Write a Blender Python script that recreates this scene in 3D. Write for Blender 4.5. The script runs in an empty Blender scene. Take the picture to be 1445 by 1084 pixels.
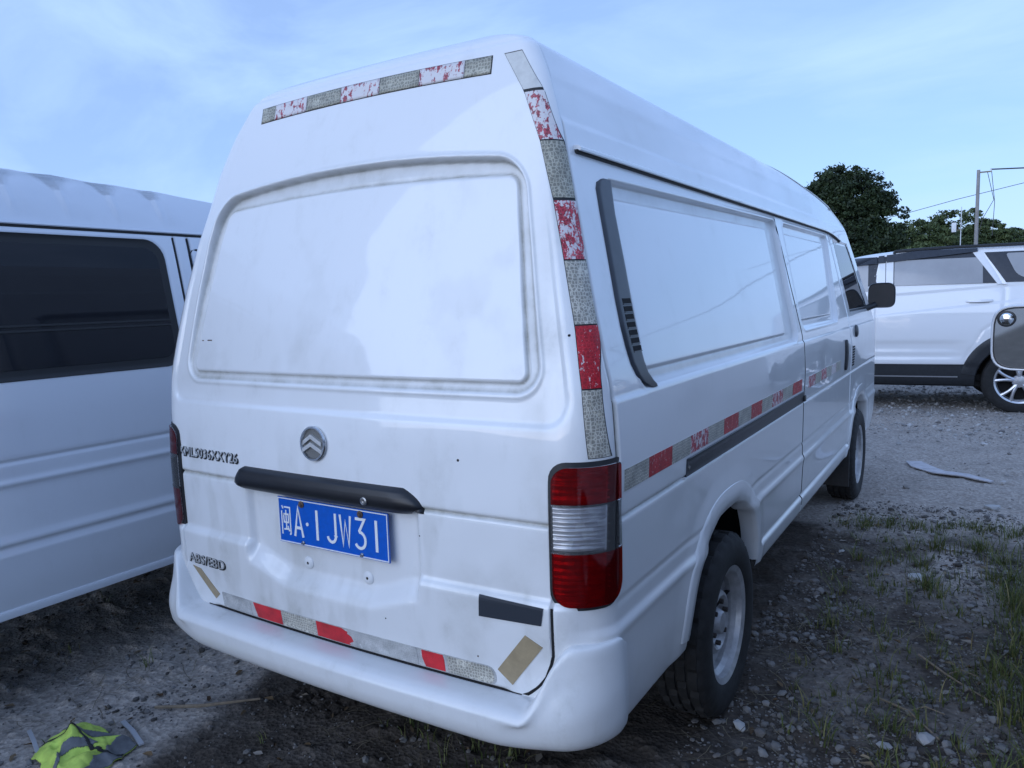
import bpy, bmesh, math, random
import numpy as np
from mathutils import Matrix, Vector, noise

random.seed(7)
RNG = np.random.default_rng(7)
SC = bpy.context.scene
COL = SC.collection
PI = math.pi

# ------------------------------------------------------------------ camera
CAM = np.array([1.58609665, -1.52751672, 1.49039975])
YAW, PITCH, ROLL, FPX = 0.561841408, -0.112365024, -0.0308470938, 1066.65604
cy_, sy_, cp_, sp_ = math.cos(YAW), math.sin(YAW), math.cos(PITCH), math.sin(PITCH)
fw = np.array([-sy_ * cp_, cy_ * cp_, sp_])
rt = np.array([cy_, sy_, 0.0])
up = np.cross(rt, fw)
cr_, sr_ = math.cos(ROLL), math.sin(ROLL)
RR, UU = rt * cr_ + up * sr_, -rt * sr_ + up * cr_
camd = bpy.data.cameras.new('camera')
cam = bpy.data.objects.new('camera', camd)
COL.objects.link(cam)
camd.sensor_width = 36.0
camd.lens = FPX / 1445.0 * 36.0
camd.clip_start = 0.02
camd.clip_end = 2000
cam.matrix_world = Matrix(((RR[0], UU[0], -fw[0], CAM[0]), (RR[1], UU[1], -fw[1], CAM[1]),
                           (RR[2], UU[2], -fw[2], CAM[2]), (0, 0, 0, 1)))
SC.camera = cam

# ------------------------------------------------------------------ sky, sun, exposure
SUN_ELEV, SUN_AZ = math.radians(14.0), math.radians(195.0)     # azimuth clockwise from +Y: behind the photographer
w_ = bpy.data.worlds.new('World')
SC.world = w_
w_.use_nodes = True
nt = w_.node_tree
nt.nodes.clear()


def NN(tree, kind, **kw):
    n = tree.nodes.new(kind)
    for k, v in kw.items():
        if k.startswith('i_'):
            n.inputs[k[2:].replace('_', ' ')].default_value = v
        else:
            setattr(n, k, v)
    return n


sky = NN(nt, 'ShaderNodeTexSky', sky_type='NISHITA', sun_disc=False, sun_elevation=SUN_ELEV, sun_rotation=SUN_AZ,
         altitude=50.0, air_density=1.0, dust_density=0.6, ozone_density=2.2)
tc = NN(nt, 'ShaderNodeTexCoord')
mp = NN(nt, 'ShaderNodeMapping')
mp.inputs['Scale'].default_value = (1.1, 2.6, 5.0)
mp.inputs['Rotation'].default_value = (0.0, 0.25, 0.5)
cn = NN(nt, 'ShaderNodeTexNoise', i_Scale=1.6, i_Detail=8.0, i_Roughness=0.58, i_Distortion=0.5)
cr = NN(nt, 'ShaderNodeValToRGB')
cr.color_ramp.elements[0].position = 0.40
cr.color_ramp.elements[1].position = 0.80
cmul = NN(nt, 'ShaderNodeMath', operation='MULTIPLY_ADD')
cmul.inputs[1].default_value = 0.48
cmul.inputs[2].default_value = 0.48      # thin even veil of high cloud plus wisps
cmix = NN(nt, 'ShaderNodeMix', data_type='RGBA')
cmix.inputs['B'].default_value = (5.5, 6.6, 8.9, 1)
bg = NN(nt, 'ShaderNodeBackground')
bg.inputs['Strength'].default_value = 0.10
wo = NN(nt, 'ShaderNodeOutputWorld')
L = nt.links.new
L(tc.outputs['Generated'], mp.inputs['Vector'])
L(mp.outputs['Vector'], cn.inputs['Vector'])
L(cn.outputs['Fac'], cr.inputs['Fac'])
L(cr.outputs['Color'], cmul.inputs[0])
L(cmul.outputs[0], cmix.inputs['Factor'])
L(sky.outputs['Color'], cmix.inputs['A'])
L(cmix.outputs['Result'], bg.inputs['Color'])
L(bg.outputs['Background'], wo.inputs['Surface'])

sund = bpy.data.lights.new('sun', 'SUN')
sund.energy = 1.0
sund.angle = math.radians(60)
sund.color = (1.0, 0.97, 0.94)
sun = bpy.data.objects.new('sun', sund)
COL.objects.link(sun)
sdir = Vector((math.sin(SUN_AZ) * math.cos(SUN_ELEV), math.cos(SUN_AZ) * math.cos(SUN_ELEV), math.sin(SUN_ELEV)))
sun.rotation_euler = (-sdir).to_track_quat('-Z', 'Y').to_euler()
sun.location = sdir * 60

VS = SC.view_settings
VS.view_transform = 'Standard'
VS.look = 'None'
VS.gamma = 1.0
VS.use_curve_mapping = False
VS.exposure = 0.38
VS.use_white_balance = True
VS.white_balance_temperature = 5250
VS.white_balance_tint = 11


# ------------------------------------------------------------------ helpers
def tag(o, label=None, category=None, group=None, kind=None):
    if label: o['label'] = label
    if category: o['category'] = category
    if group: o['group'] = group
    if kind: o['kind'] = kind
    return o


def empty(name, loc=(0, 0, 0), rz=0.0):
    o = bpy.data.objects.new(name, None)
    COL.objects.link(o)
    o.location = loc
    o.rotation_euler = (0, 0, rz)
    o.empty_display_size = 0.2
    return o


def link(name, me, mat=None, parent=None):
    o = bpy.data.objects.new(name, me)
    COL.objects.link(o)
    if mat is not None and not me.materials:
        me.materials.append(mat)
    if parent is not None:
        o.parent = parent
    return o


def np_mesh(name, V, Q=None, T=None, smooth=True):
    """V (n,3), Q quads (m,4), T tris (k,3)"""
    me = bpy.data.meshes.new(name)
    V = np.asarray(V, np.float32)
    me.vertices.add(len(V))
    me.vertices.foreach_set('co', V.ravel())
    nq = 0 if Q is None else len(Q)
    ntr = 0 if T is None else len(T)
    loops = []
    tot = []
    if nq:
        loops.append(np.asarray(Q, np.int32).ravel()); tot.append(np.full(nq, 4, np.int32))
    if ntr:
        loops.append(np.asarray(T, np.int32).ravel()); tot.append(np.full(ntr, 3, np.int32))
    loops = np.concatenate(loops); tot = np.concatenate(tot)
    st = np.concatenate([[0], np.cumsum(tot)[:-1]]).astype(np.int32)
    me.loops.add(len(loops))
    me.polygons.add(nq + ntr)
    me.loops.foreach_set('vertex_index', loops)
    me.polygons.foreach_set('loop_start', st)
    me.polygons.foreach_set('loop_total', tot)
    me.polygons.foreach_set('use_smooth', np.full(nq + ntr, smooth))
    me.update(calc_edges=True)
    return me


def sharp(o, deg=35):
    """weight edges for crisp shading on hard-edged parts"""
    me = o.data
    try:
        me.set_sharp_from_angle(angle=math.radians(deg))
    except Exception:
        pass
    return o


class MB:
    """collects simple shapes into one mesh"""
    def __init__(s):
        s.v = []; s.f = []

    def add(s, V, F):
        n = len(s.v)
        s.v += [tuple(p) for p in V]
        s.f += [tuple(i + n for i in f) for f in F]
        return s

    def box(s, c, d, rot=None, bev=0.0):
        bm = bmesh.new()
        bmesh.ops.create_cube(bm, size=1.0)
        for v in bm.verts:
            v.co = Vector((v.co.x * d[0], v.co.y * d[1], v.co.z * d[2]))
        if bev > 0:
            bmesh.ops.bevel(bm, geom=list(bm.edges), offset=bev, segments=2, affect='EDGES', profile=0.6)
        R = rot.to_3x3() if rot is not None else Matrix.Identity(3)
        bm.verts.index_update()
        V = [R @ v.co + Vector(c) for v in bm.verts]
        F = [[v.index for v in f.verts] for f in bm.faces]
        bm.free()
        return s.add(V, F)

    def tube(s, pts, r, n=8, caps=True):
        pts = [Vector(p) for p in pts]
        rs = r if isinstance(r, (list, tuple)) else [r] * len(pts)
        V = []; F = []
        a = None
        for i, p in enumerate(pts):
            t = (pts[min(i + 1, len(pts) - 1)] - pts[max(i - 1, 0)]).normalized()
            if a is None:
                a = t.orthogonal().normalized()
            else:
                a = (a - t * a.dot(t))
                a = a.normalized() if a.length > 1e-6 else t.orthogonal().normalized()
            b = t.cross(a)
            for k in range(n):
                th = 2 * PI * k / n
                V.append(p + (a * math.cos(th) + b * math.sin(th)) * rs[i])
        m = len(pts)
        for i in range(m - 1):
            for k in range(n):
                k2 = (k + 1) % n
                F.append((i * n + k, i * n + k2, (i + 1) * n + k2, (i + 1) * n + k))
        if caps:
            F.append(tuple(range(n - 1, -1, -1)))
            F.append(tuple((m - 1) * n + k for k in range(n)))
        return s.add(V, F)

    def lathe(s, prof, n=48, M=None, closed=False, skip=None):
        """prof: (r, a) pairs, axis +X (a along x). M: Matrix placing it."""
        V = []; F = []
        m = len(prof)
        for i in range(m):
            r, a = prof[i]
            for k in range(n):
                th = 2 * PI * k / n
                V.append(Vector((a, r * math.cos(th), r * math.sin(th))))
        for i in range(m if closed else m - 1):
            j = (i + 1) % m
            for k in range(n):
                if skip and skip(i, k): continue
                k2 = (k + 1) % n
                F.append((i * n + k, i * n + k2, j * n + k2, j * n + k))
        if M is not None:
            V = [M @ v for v in V]
        return s.add(V, F)

    def build(s, name, mat, parent=None, smooth=True, ang=35):
        me = bpy.data.meshes.new(name)
        me.from_pydata([tuple(v) for v in s.v], [], s.f)
        me.update()
        me.polygons.foreach_set('use_smooth', np.full(len(me.polygons), smooth))
        o = link(name, me, mat, parent)
        if smooth and ang: sharp(o, ang)
        return o


def ss(a, b, x):
    t = np.clip((x - a) / (b - a), 0, 1)
    return t * t * (3 - 2 * t)


def rrect(px, pz, x0, x1, z0, z1, r):
    cx, cz, hx, hz = (x0 + x1) / 2, (z0 + z1) / 2, (x1 - x0) / 2, (z1 - z0) / 2
    qx = np.abs(px - cx) - hx + r
    qz = np.abs(pz - cz) - hz + r
    return np.hypot(np.maximum(qx, 0), np.maximum(qz, 0)) + np.minimum(np.maximum(qx, qz), 0) - r


def vnoise(x, y, seed=0):
    xi = np.floor(x).astype(np.int64); yi = np.floor(y).astype(np.int64)
    xf = x - xi; yf = y - yi

    def h(a, b):
        n = (a * 374761393 + b * 668265263 + seed * 1442695041) & 0x7fffffff
        n = ((n ^ (n >> 13)) * 1274126177) & 0x7fffffff
        return ((n ^ (n >> 16)) & 0xffff) / 65535.0
    u = xf * xf * (3 - 2 * xf); v = yf * yf * (3 - 2 * yf)
    return (h(xi, yi) * (1 - u) + h(xi + 1, yi) * u) * (1 - v) + (h(xi, yi + 1) * (1 - u) + h(xi + 1, yi + 1) * u) * v


def fbm(x, y, seed=0, oct=5, gain=0.55):
    a, s, t = 1.0, 0.0, 0.0
    for o in range(oct):
        s = s + a * vnoise(x * 2 ** o + 17.3 * o, y * 2 ** o - 9.1 * o, seed + o)
        t += a; a *= gain
    return s / t


def pchip(xs, ys, x):
    xs = np.asarray(xs, float); ys = np.asarray(ys, float)
    h = np.diff(xs); d = np.diff(ys) / h
    m = np.zeros_like(ys)
    m[0], m[-1] = d[0], d[-1]
    for i in range(1, len(xs) - 1):
        if d[i - 1] * d[i] > 0:
            w1, w2 = 2 * h[i] + h[i - 1], h[i] + 2 * h[i - 1]
            m[i] = (w1 + w2) / (w1 / d[i - 1] + w2 / d[i])
    x = np.clip(x, xs[0], xs[-1])
    i = np.clip(np.searchsorted(xs, x, side='right') - 1, 0, len(h) - 1)
    t = (x - xs[i]) / h[i]
    return ((1 + 2 * t) * (1 - t) ** 2 * ys[i] + t * (1 - t) ** 2 * h[i] * m[i]
            + t * t * (3 - 2 * t) * ys[i + 1] + t * t * (t - 1) * h[i] * m[i + 1])


def dens(knots):
    """knots: list of (position, step after it); returns sorted sample positions"""
    out = []
    for (a, st), (b, _) in zip(knots[:-1], knots[1:]):
        n = max(1, int(round((b - a) / st)))
        out += list(a + (b - a) * np.arange(n) / n)
    out.append(knots[-1][0])
    return np.array(out)


def with_lines(base, lines, offs):
    """adds narrow groups of samples round given positions, drops base samples that crowd them"""
    extra = np.array(sorted(l + o for l in lines for o in offs))
    if len(extra) == 0: return base
    gap = np.min(np.abs(base[:, None] - extra[None, :]), axis=1)
    keep = (gap > 0.0022) | (base == base[0]) | (base == base[-1])
    return np.unique(np.concatenate([base[keep], extra]))


# ------------------------------------------------------------------ materials
def mat_new(name):
    m = bpy.data.materials.new(name)
    m.use_nodes = True
    t = m.node_tree
    b = t.nodes['Principled BSDF']
    return m, t, b


def simple(name, col, rough=0.5, metal=0.0, coat=0.0, spec=0.5, noise_amt=0.0, nscale=30.0, bump=0.0, coat_rough=0.05):
    m, t, b = mat_new(name)
    b.inputs['Base Color'].default_value = (*col, 1)
    b.inputs['Roughness'].default_value = rough
    b.inputs['Metallic'].default_value = metal
    b.inputs['Coat Weight'].default_value = coat
    b.inputs['Coat Roughness'].default_value = coat_rough
    b.inputs['Specular IOR Level'].default_value = spec
    if noise_amt > 0 or bump > 0:
        tc = NN(t, 'ShaderNodeTexCoord')
        n = NN(t, 'ShaderNodeTexNoise', i_Scale=nscale, i_Detail=6.0, i_Roughness=0.65)
        t.links.new(tc.outputs['Object'], n.inputs['Vector'])
        if noise_amt > 0:
            r = NN(t, 'ShaderNodeMapRange')
            r.inputs['From Min'].default_value = 0.3; r.inputs['From Max'].default_value = 0.7
            r.inputs['To Min'].default_value = 1 - noise_amt; r.inputs['To Max'].default_value = 1 + noise_amt
            mx = NN(t, 'ShaderNodeVectorMath', operation='SCALE')
            mx.inputs[0].default_value = col
            t.links.new(n.outputs['Fac'], r.inputs['Value'])
            t.links.new(r.outputs['Result'], mx.inputs['Scale'])
            t.links.new(mx.outputs['Vector'], b.inputs['Base Color'])
        if bump > 0:
            bp = NN(t, 'ShaderNodeBump', i_Strength=bump, i_Distance=0.01)
            t.links.new(n.outputs['Fac'], bp.inputs['Height'])
            t.links.new(bp.outputs['Normal'], b.inputs['Normal'])
    return m


def paint(name, col=(0.78, 0.785, 0.79), dirt=0.5, rough=0.32, coat=0.9, coat_rough=0.035):
    """old white car paint: faint orange peel, grime in streaks and low down near the road"""
    m, t, b = mat_new(name)
    lk = t.links.new
    tc = NN(t, 'ShaderNodeTexCoord')
    mp = NN(t, 'ShaderNodeMapping'); mp.inputs['Scale'].default_value = (5.0, 5.0, 1.1)
    n1 = NN(t, 'ShaderNodeTexNoise', i_Scale=2.2, i_Detail=9.0, i_Roughness=0.68)
    n2 = NN(t, 'ShaderNodeTexNoise', i_Scale=14.0, i_Detail=8.0, i_Roughness=0.7)
    n3 = NN(t, 'ShaderNodeTexNoise', i_Scale=1.7, i_Detail=4.0)
    lk(tc.outputs['Object'], mp.inputs['Vector'])
    lk(mp.outputs['Vector'], n1.inputs['Vector'])
    lk(tc.outputs['Object'], n2.inputs['Vector'])
    lk(tc.outputs['Object'], n3.inputs['Vector'])
    r1 = NN(t, 'ShaderNodeMapRange'); r1.inputs['From Min'].default_value = 0.5; r1.inputs['From Max'].default_value = 0.85
    lk(n1.outputs['Fac'], r1.inputs['Value'])
    r2 = NN(t, 'ShaderNodeMapRange'); r2.inputs['From Min'].default_value = 0.45; r2.inputs['From Max'].default_value = 0.8
    lk(n2.outputs['Fac'], r2.inputs['Value'])
    mul = NN(t, 'ShaderNodeMath', operation='MULTIPLY'); lk(r1.outputs[0], mul.inputs[0]); lk(r2.outputs[0], mul.inputs[1])
    sp = NN(t, 'ShaderNodeSeparateXYZ'); lk(tc.outputs['Object'], sp.inputs[0])
    low = NN(t, 'ShaderNodeMapRange'); low.inputs['From Min'].default_value = 0.95; low.inputs['From Max'].default_value = 0.3
    lk(sp.outputs['Z'], low.inputs['Value'])
    lm = NN(t, 'ShaderNodeMath', operation='MULTIPLY'); lk(low.outputs[0], lm.inputs[0]); lk(n2.outputs['Fac'], lm.inputs[1])
    lm2 = NN(t, 'ShaderNodeMath', operation='MULTIPLY'); lk(lm.outputs[0], lm2.inputs[0]); lm2.inputs[1].default_value = 0.35
    ad = NN(t, 'ShaderNodeMath', operation='ADD'); lk(mul.outputs[0], ad.inputs[0]); lk(lm2.outputs[0], ad.inputs[1])
    am0 = NN(t, 'ShaderNodeMath', operation='MULTIPLY', use_clamp=True); lk(ad.outputs[0], am0.inputs[0]); am0.inputs[1].default_value = dirt
    ga = NN(t, 'ShaderNodeAttribute', attribute_name='grime')
    gm_ = NN(t, 'ShaderNodeMapRange'); gm_.inputs['From Min'].default_value = 0.25; gm_.inputs['From Max'].default_value = 0.75
    gm_.inputs['To Min'].default_value = 0.35; gm_.inputs['To Max'].default_value = 1.15
    lk(n2.outputs['Fac'], gm_.inputs['Value'])
    gx_ = NN(t, 'ShaderNodeMath', operation='MULTIPLY'); lk(ga.outputs['Fac'], gx_.inputs[0]); lk(gm_.outputs[0], gx_.inputs[1])
    am = NN(t, 'ShaderNodeMath', operation='ADD', use_clamp=True); lk(am0.outputs[0], am.inputs[0]); lk(gx_.outputs[0], am.inputs[1])
    mx = NN(t, 'ShaderNodeMix', data_type='RGBA')
    mx.inputs['A'].default_value = (*col, 1)
    mx.inputs['B'].default_value = (0.25, 0.245, 0.20, 1)
    lk(am.outputs[0], mx.inputs['Factor'])
    lk(mx.outputs['Result'], b.inputs['Base Color'])
    rr = NN(t, 'ShaderNodeMapRange'); rr.inputs['To Min'].default_value = rough; rr.inputs['To Max'].default_value = rough + 0.3
    lk(am.outputs[0], rr.inputs['Value']); lk(rr.outputs[0], b.inputs['Roughness'])
    cw = NN(t, 'ShaderNodeMapRange'); cw.inputs['To Min'].default_value = coat; cw.inputs['To Max'].default_value = 0.05
    cw.inputs['From Max'].default_value = 0.5
    lk(am.outputs[0], cw.inputs['Value']); lk(cw.outputs[0], b.inputs['Coat Weight'])
    b.inputs['Coat Roughness'].default_value = coat_rough
    bp = NN(t, 'ShaderNodeBump', i_Strength=0.05, i_Distance=0.02)
    lk(n3.outputs['Fac'], bp.inputs['Height'])
    lk(bp.outputs['Normal'], b.inputs['Coat Normal'])
    lk(bp.outputs['Normal'], b.inputs['Normal'])
    return m


def tape_mat(name, colA, colB, thr=0.5, scale=60, rough=0.4, cell=115.0, mesh_amt=0.55):
    """worn prismatic tape: colA with colB showing where it has flaked, fine honeycomb relief"""
    m, t, b = mat_new(name)
    lk = t.links.new
    tc = NN(t, 'ShaderNodeTexCoord')
    n = NN(t, 'ShaderNodeTexNoise', i_Scale=scale, i_Detail=9.0, i_Roughness=0.72, i_Distortion=0.25)
    mpp = NN(t, 'ShaderNodeMapping'); mpp.inputs['Scale'].default_value = (1.0, 1.0, 0.6)
    lk(tc.outputs['Object'], mpp.inputs['Vector']); lk(mpp.outputs[0], n.inputs['Vector'])
    r = NN(t, 'ShaderNodeValToRGB')
    r.color_ramp.elements[0].position = thr - 0.012; r.color_ramp.elements[1].position = thr + 0.012
    lk(n.outputs['Fac'], r.inputs['Fac'])
    v = NN(t, 'ShaderNodeTexVoronoi', feature='DISTANCE_TO_EDGE', i_Scale=cell, i_Randomness=0.55)
    lk(tc.outputs['Object'], v.inputs['Vector'])
    nb = NN(t, 'ShaderNodeTexNoise', i_Scale=26.0, i_Detail=4.0)
    lk(tc.outputs['Object'], nb.inputs['Vector'])
    hs = NN(t, 'ShaderNodeMapRange'); hs.inputs['From Min'].default_value = 0.02; hs.inputs['From Max'].default_value = 0.16
    hs.inputs['To Min'].default_value = 1.0 + mesh_amt; hs.inputs['To Max'].default_value = 1.0 - 0.5 * mesh_amt
    lk(v.outputs['Distance'], hs.inputs['Value'])
    st = NN(t, 'ShaderNodeMapRange'); st.inputs['From Min'].default_value = 0.3; st.inputs['From Max'].default_value = 0.7
    st.inputs['To Min'].default_value = 0.72; st.inputs['To Max'].default_value = 1.2
    lk(nb.outputs['Fac'], st.inputs['Value'])
    hm = NN(t, 'ShaderNodeMath', operation='MULTIPLY'); lk(hs.outputs[0], hm.inputs[0]); lk(st.outputs[0], hm.inputs[1])
    ca = NN(t, 'ShaderNodeVectorMath', operation='SCALE'); ca.inputs[0].default_value = colA
    lk(hm.outputs[0], ca.inputs['Scale'])
    mx = NN(t, 'ShaderNodeMix', data_type='RGBA'); mx.inputs['B'].default_value = (*colB, 1)
    lk(ca.outputs[0], mx.inputs['A'])
    lk(r.outputs['Color'], mx.inputs['Factor'])
    lk(mx.outputs['Result'], b.inputs['Base Color'])
    b.inputs['Roughness'].default_value = rough
    bp = NN(t, 'ShaderNodeBump', i_Strength=0.35, i_Distance=0.002)
    lk(v.outputs['Distance'], bp.inputs['Height']); lk(bp.outputs['Normal'], b.inputs['Normal'])
    return m


def lens(name, tint, milky=0.14):
    """thin coloured plastic over a reflector: tinted see-through plus a gloss"""
    m, t, b = mat_new(name)
    lk = t.links.new
    tr = NN(t, 'ShaderNodeBsdfTransparent'); tr.inputs['Color'].default_value = (*tint, 1)
    gl = NN(t, 'ShaderNodeBsdfGlossy'); gl.inputs['Roughness'].default_value = 0.06
    fr = NN(t, 'ShaderNodeFresnel'); fr.inputs['IOR'].default_value = 1.5
    mx = NN(t, 'ShaderNodeMixShader')
    df = NN(t, 'ShaderNodeBsdfDiffuse'); df.inputs['Color'].default_value = (tint[0] * 0.6, tint[1] * (0.6 if tint[1] > 0.5 else 1), tint[2] * (0.6 if tint[1] > 0.5 else 1), 1)
    m0 = NN(t, 'ShaderNodeMixShader'); m0.inputs[0].default_value = milky
    lk(tr.outputs[0], m0.inputs[1]); lk(df.outputs[0], m0.inputs[2])
    lk(fr.outputs[0], mx.inputs[0]); lk(m0.outputs[0], mx.inputs[1]); lk(gl.outputs[0], mx.inputs[2])
    lk(mx.outputs[0], t.nodes['Material Output'].inputs['Surface'])
    return m


M = {}
M['paint'] = paint('van_paint_white')
M['paint_b'] = paint('van_paint_cool_white', col=(0.70, 0.73, 0.79), dirt=0.25, rough=0.25, coat=0.8)
M['paint_suv'] = paint('suv_paint_white', col=(0.80, 0.80, 0.81), dirt=0.05, rough=0.22, coat=1.0, coat_rough=0.02)
M['bumper'] = paint('bumper_paint', col=(0.74, 0.75, 0.76), dirt=0.75, rough=0.36, coat=0.45, coat_rough=0.1)
M['black'] = simple('black_plastic', (0.018, 0.02, 0.024), 0.45, noise_amt=0.3, nscale=40, bump=0.1)
M['trim'] = simple('satin_trim', (0.030, 0.034, 0.044), 0.38, noise_amt=0.2, nscale=25)
M['handle'] = simple('handle_plastic', (0.009, 0.010, 0.014), 0.40, noise_amt=0.25, nscale=30)
M['dark'] = simple('dark_cavity', (0.006, 0.006, 0.007), 0.9)
M['rubber'] = simple('tyre_rubber', (0.013, 0.013, 0.0135), 0.8, noise_amt=0.5, nscale=22, bump=0.2)
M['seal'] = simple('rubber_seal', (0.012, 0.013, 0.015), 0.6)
M['steel'] = simple('painted_steel_rim', (0.40, 0.40, 0.41), 0.42, metal=0.35, noise_amt=0.3, nscale=18)
M['alloy'] = simple('alloy_rim', (0.62, 0.62, 0.64), 0.28, metal=0.9)
M['rust'] = simple('rusty_steel', (0.10, 0.065, 0.045), 0.8, noise_amt=0.5, nscale=40)
M['chrome'] = simple('chrome', (0.62, 0.62, 0.62), 0.22, metal=1.0, noise_amt=0.25, nscale=90)
M['chrome_dull'] = simple('dull_chrome', (0.33, 0.33, 0.33), 0.35, metal=0.9, noise_amt=0.3, nscale=60)
M['glass_dark'] = simple('tinted_glass', (0.006, 0.007, 0.011), 0.03, spec=0.32)
M['glass_mid'] = simple('light_window', (0.36, 0.36, 0.37), 0.08, spec=0.7, noise_amt=0.12, nscale=1.5)
M['mirror'] = simple('mirror_glass', (0.80, 0.82, 0.82), 0.03, metal=1.0)
M['plate_blue'] = simple('plate_blue', (0.012, 0.095, 0.50), 0.38, noise_amt=0.1, nscale=60)
M['plate_white'] = simple('plate_white', (0.78, 0.79, 0.80), 0.4)
M['tape_red'] = tape_mat('tape_red', (0.40, 0.012, 0.022), (0.62, 0.55, 0.55), thr=0.60, scale=90, mesh_amt=0.3)
M['tape_redworn'] = tape_mat('tape_red_flaked', (0.36, 0.03, 0.05), (0.66, 0.62, 0.63), thr=0.52, scale=70)
M['tape_redwhite'] = tape_mat('tape_mostly_flaked', (0.30, 0.05, 0.07), (0.66, 0.63, 0.63), thr=0.46, scale=60)
M['tape_grey'] = tape_mat('tape_grey', (0.40, 0.385, 0.33), (0.50, 0.47, 0.37), thr=0.60, scale=90)
M['tape_olive'] = tape_mat('tape_olive', (0.29, 0.28, 0.225), (0.46, 0.43, 0.32), thr=0.60, scale=110, cell=105)
M['tape_silver'] = tape_mat('tape_silver', (0.42, 0.42, 0.41), (0.55, 0.55, 0.54), thr=0.62, scale=50, cell=160, mesh_amt=0.15)
M['tape_fresh'] = tape_mat('tape_fresh_red', (0.50, 0.012, 0.02), (0.60, 0.5, 0.5), thr=0.76, scale=30, cell=260, mesh_amt=0.1)
M['tape_blank'] = simple('tape_blank', (0.60, 0.60, 0.57), 0.5, noise_amt=0.12, nscale=40)
M['tan'] = simple('tan_tape', (0.33, 0.265, 0.16), 0.45, noise_amt=0.15, nscale=35)
M['navy'] = simple('navy_patch', (0.016, 0.022, 0.034), 0.6)
M['red_lens'] = lens('red_lens', (0.70, 0.007, 0.012), 0.13)
M['clear_lens'] = lens('clear_lens', (0.96, 0.96, 0.97), 0.06)
M['white_plastic'] = simple('white_plastic', (0.70, 0.71, 0.72), 0.4)
M['nut'] = simple('wheel_nut_metal', (0.07, 0.06, 0.055), 0.55, metal=0.6, noise_amt=0.3, nscale=80)
M['bolt'] = simple('bolt_metal', (0.16, 0.14, 0.10), 0.5, metal=0.7)


def reflector(name, c1, c2):
    m, t, b = mat_new(name)
    lk = t.links.new
    tc = NN(t, 'ShaderNodeTexCoord')
    v = NN(t, 'ShaderNodeTexVoronoi', i_Scale=32.0, i_Randomness=0.7)
    mp = NN(t, 'ShaderNodeMapping'); mp.inputs['Scale'].default_value = (1.0, 1.0, 2.6)
    lk(tc.outputs['Object'], mp.inputs['Vector']); lk(mp.outputs[0], v.inputs['Vector'])
    sp = NN(t, 'ShaderNodeSeparateColor'); lk(v.outputs['Color'], sp.inputs[0])
    mx = NN(t, 'ShaderNodeMix', data_type='RGBA'); mx.inputs['A'].default_value = (*c1, 1); mx.inputs['B'].default_value = (*c2, 1)
    pw = NN(t, 'ShaderNodeMath', operation='POWER'); lk(sp.outputs[0], pw.inputs[0]); pw.inputs[1].default_value = 2.0
    lk(pw.outputs[0], mx.inputs['Factor']); lk(mx.outputs['Result'], b.inputs['Base Color'])
    b.inputs['Metallic'].default_value = 0.45
    b.inputs['Roughness'].default_value = 0.2
    return m


M['reflector_clear'] = reflector('clear_lamp_reflector', (0.70, 0.70, 0.72), (1.0, 1.0, 1.0))
M['reflector'] = reflector('lamp_reflector', (0.42, 0.42, 0.44), (0.98, 0.98, 0.99))


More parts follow.
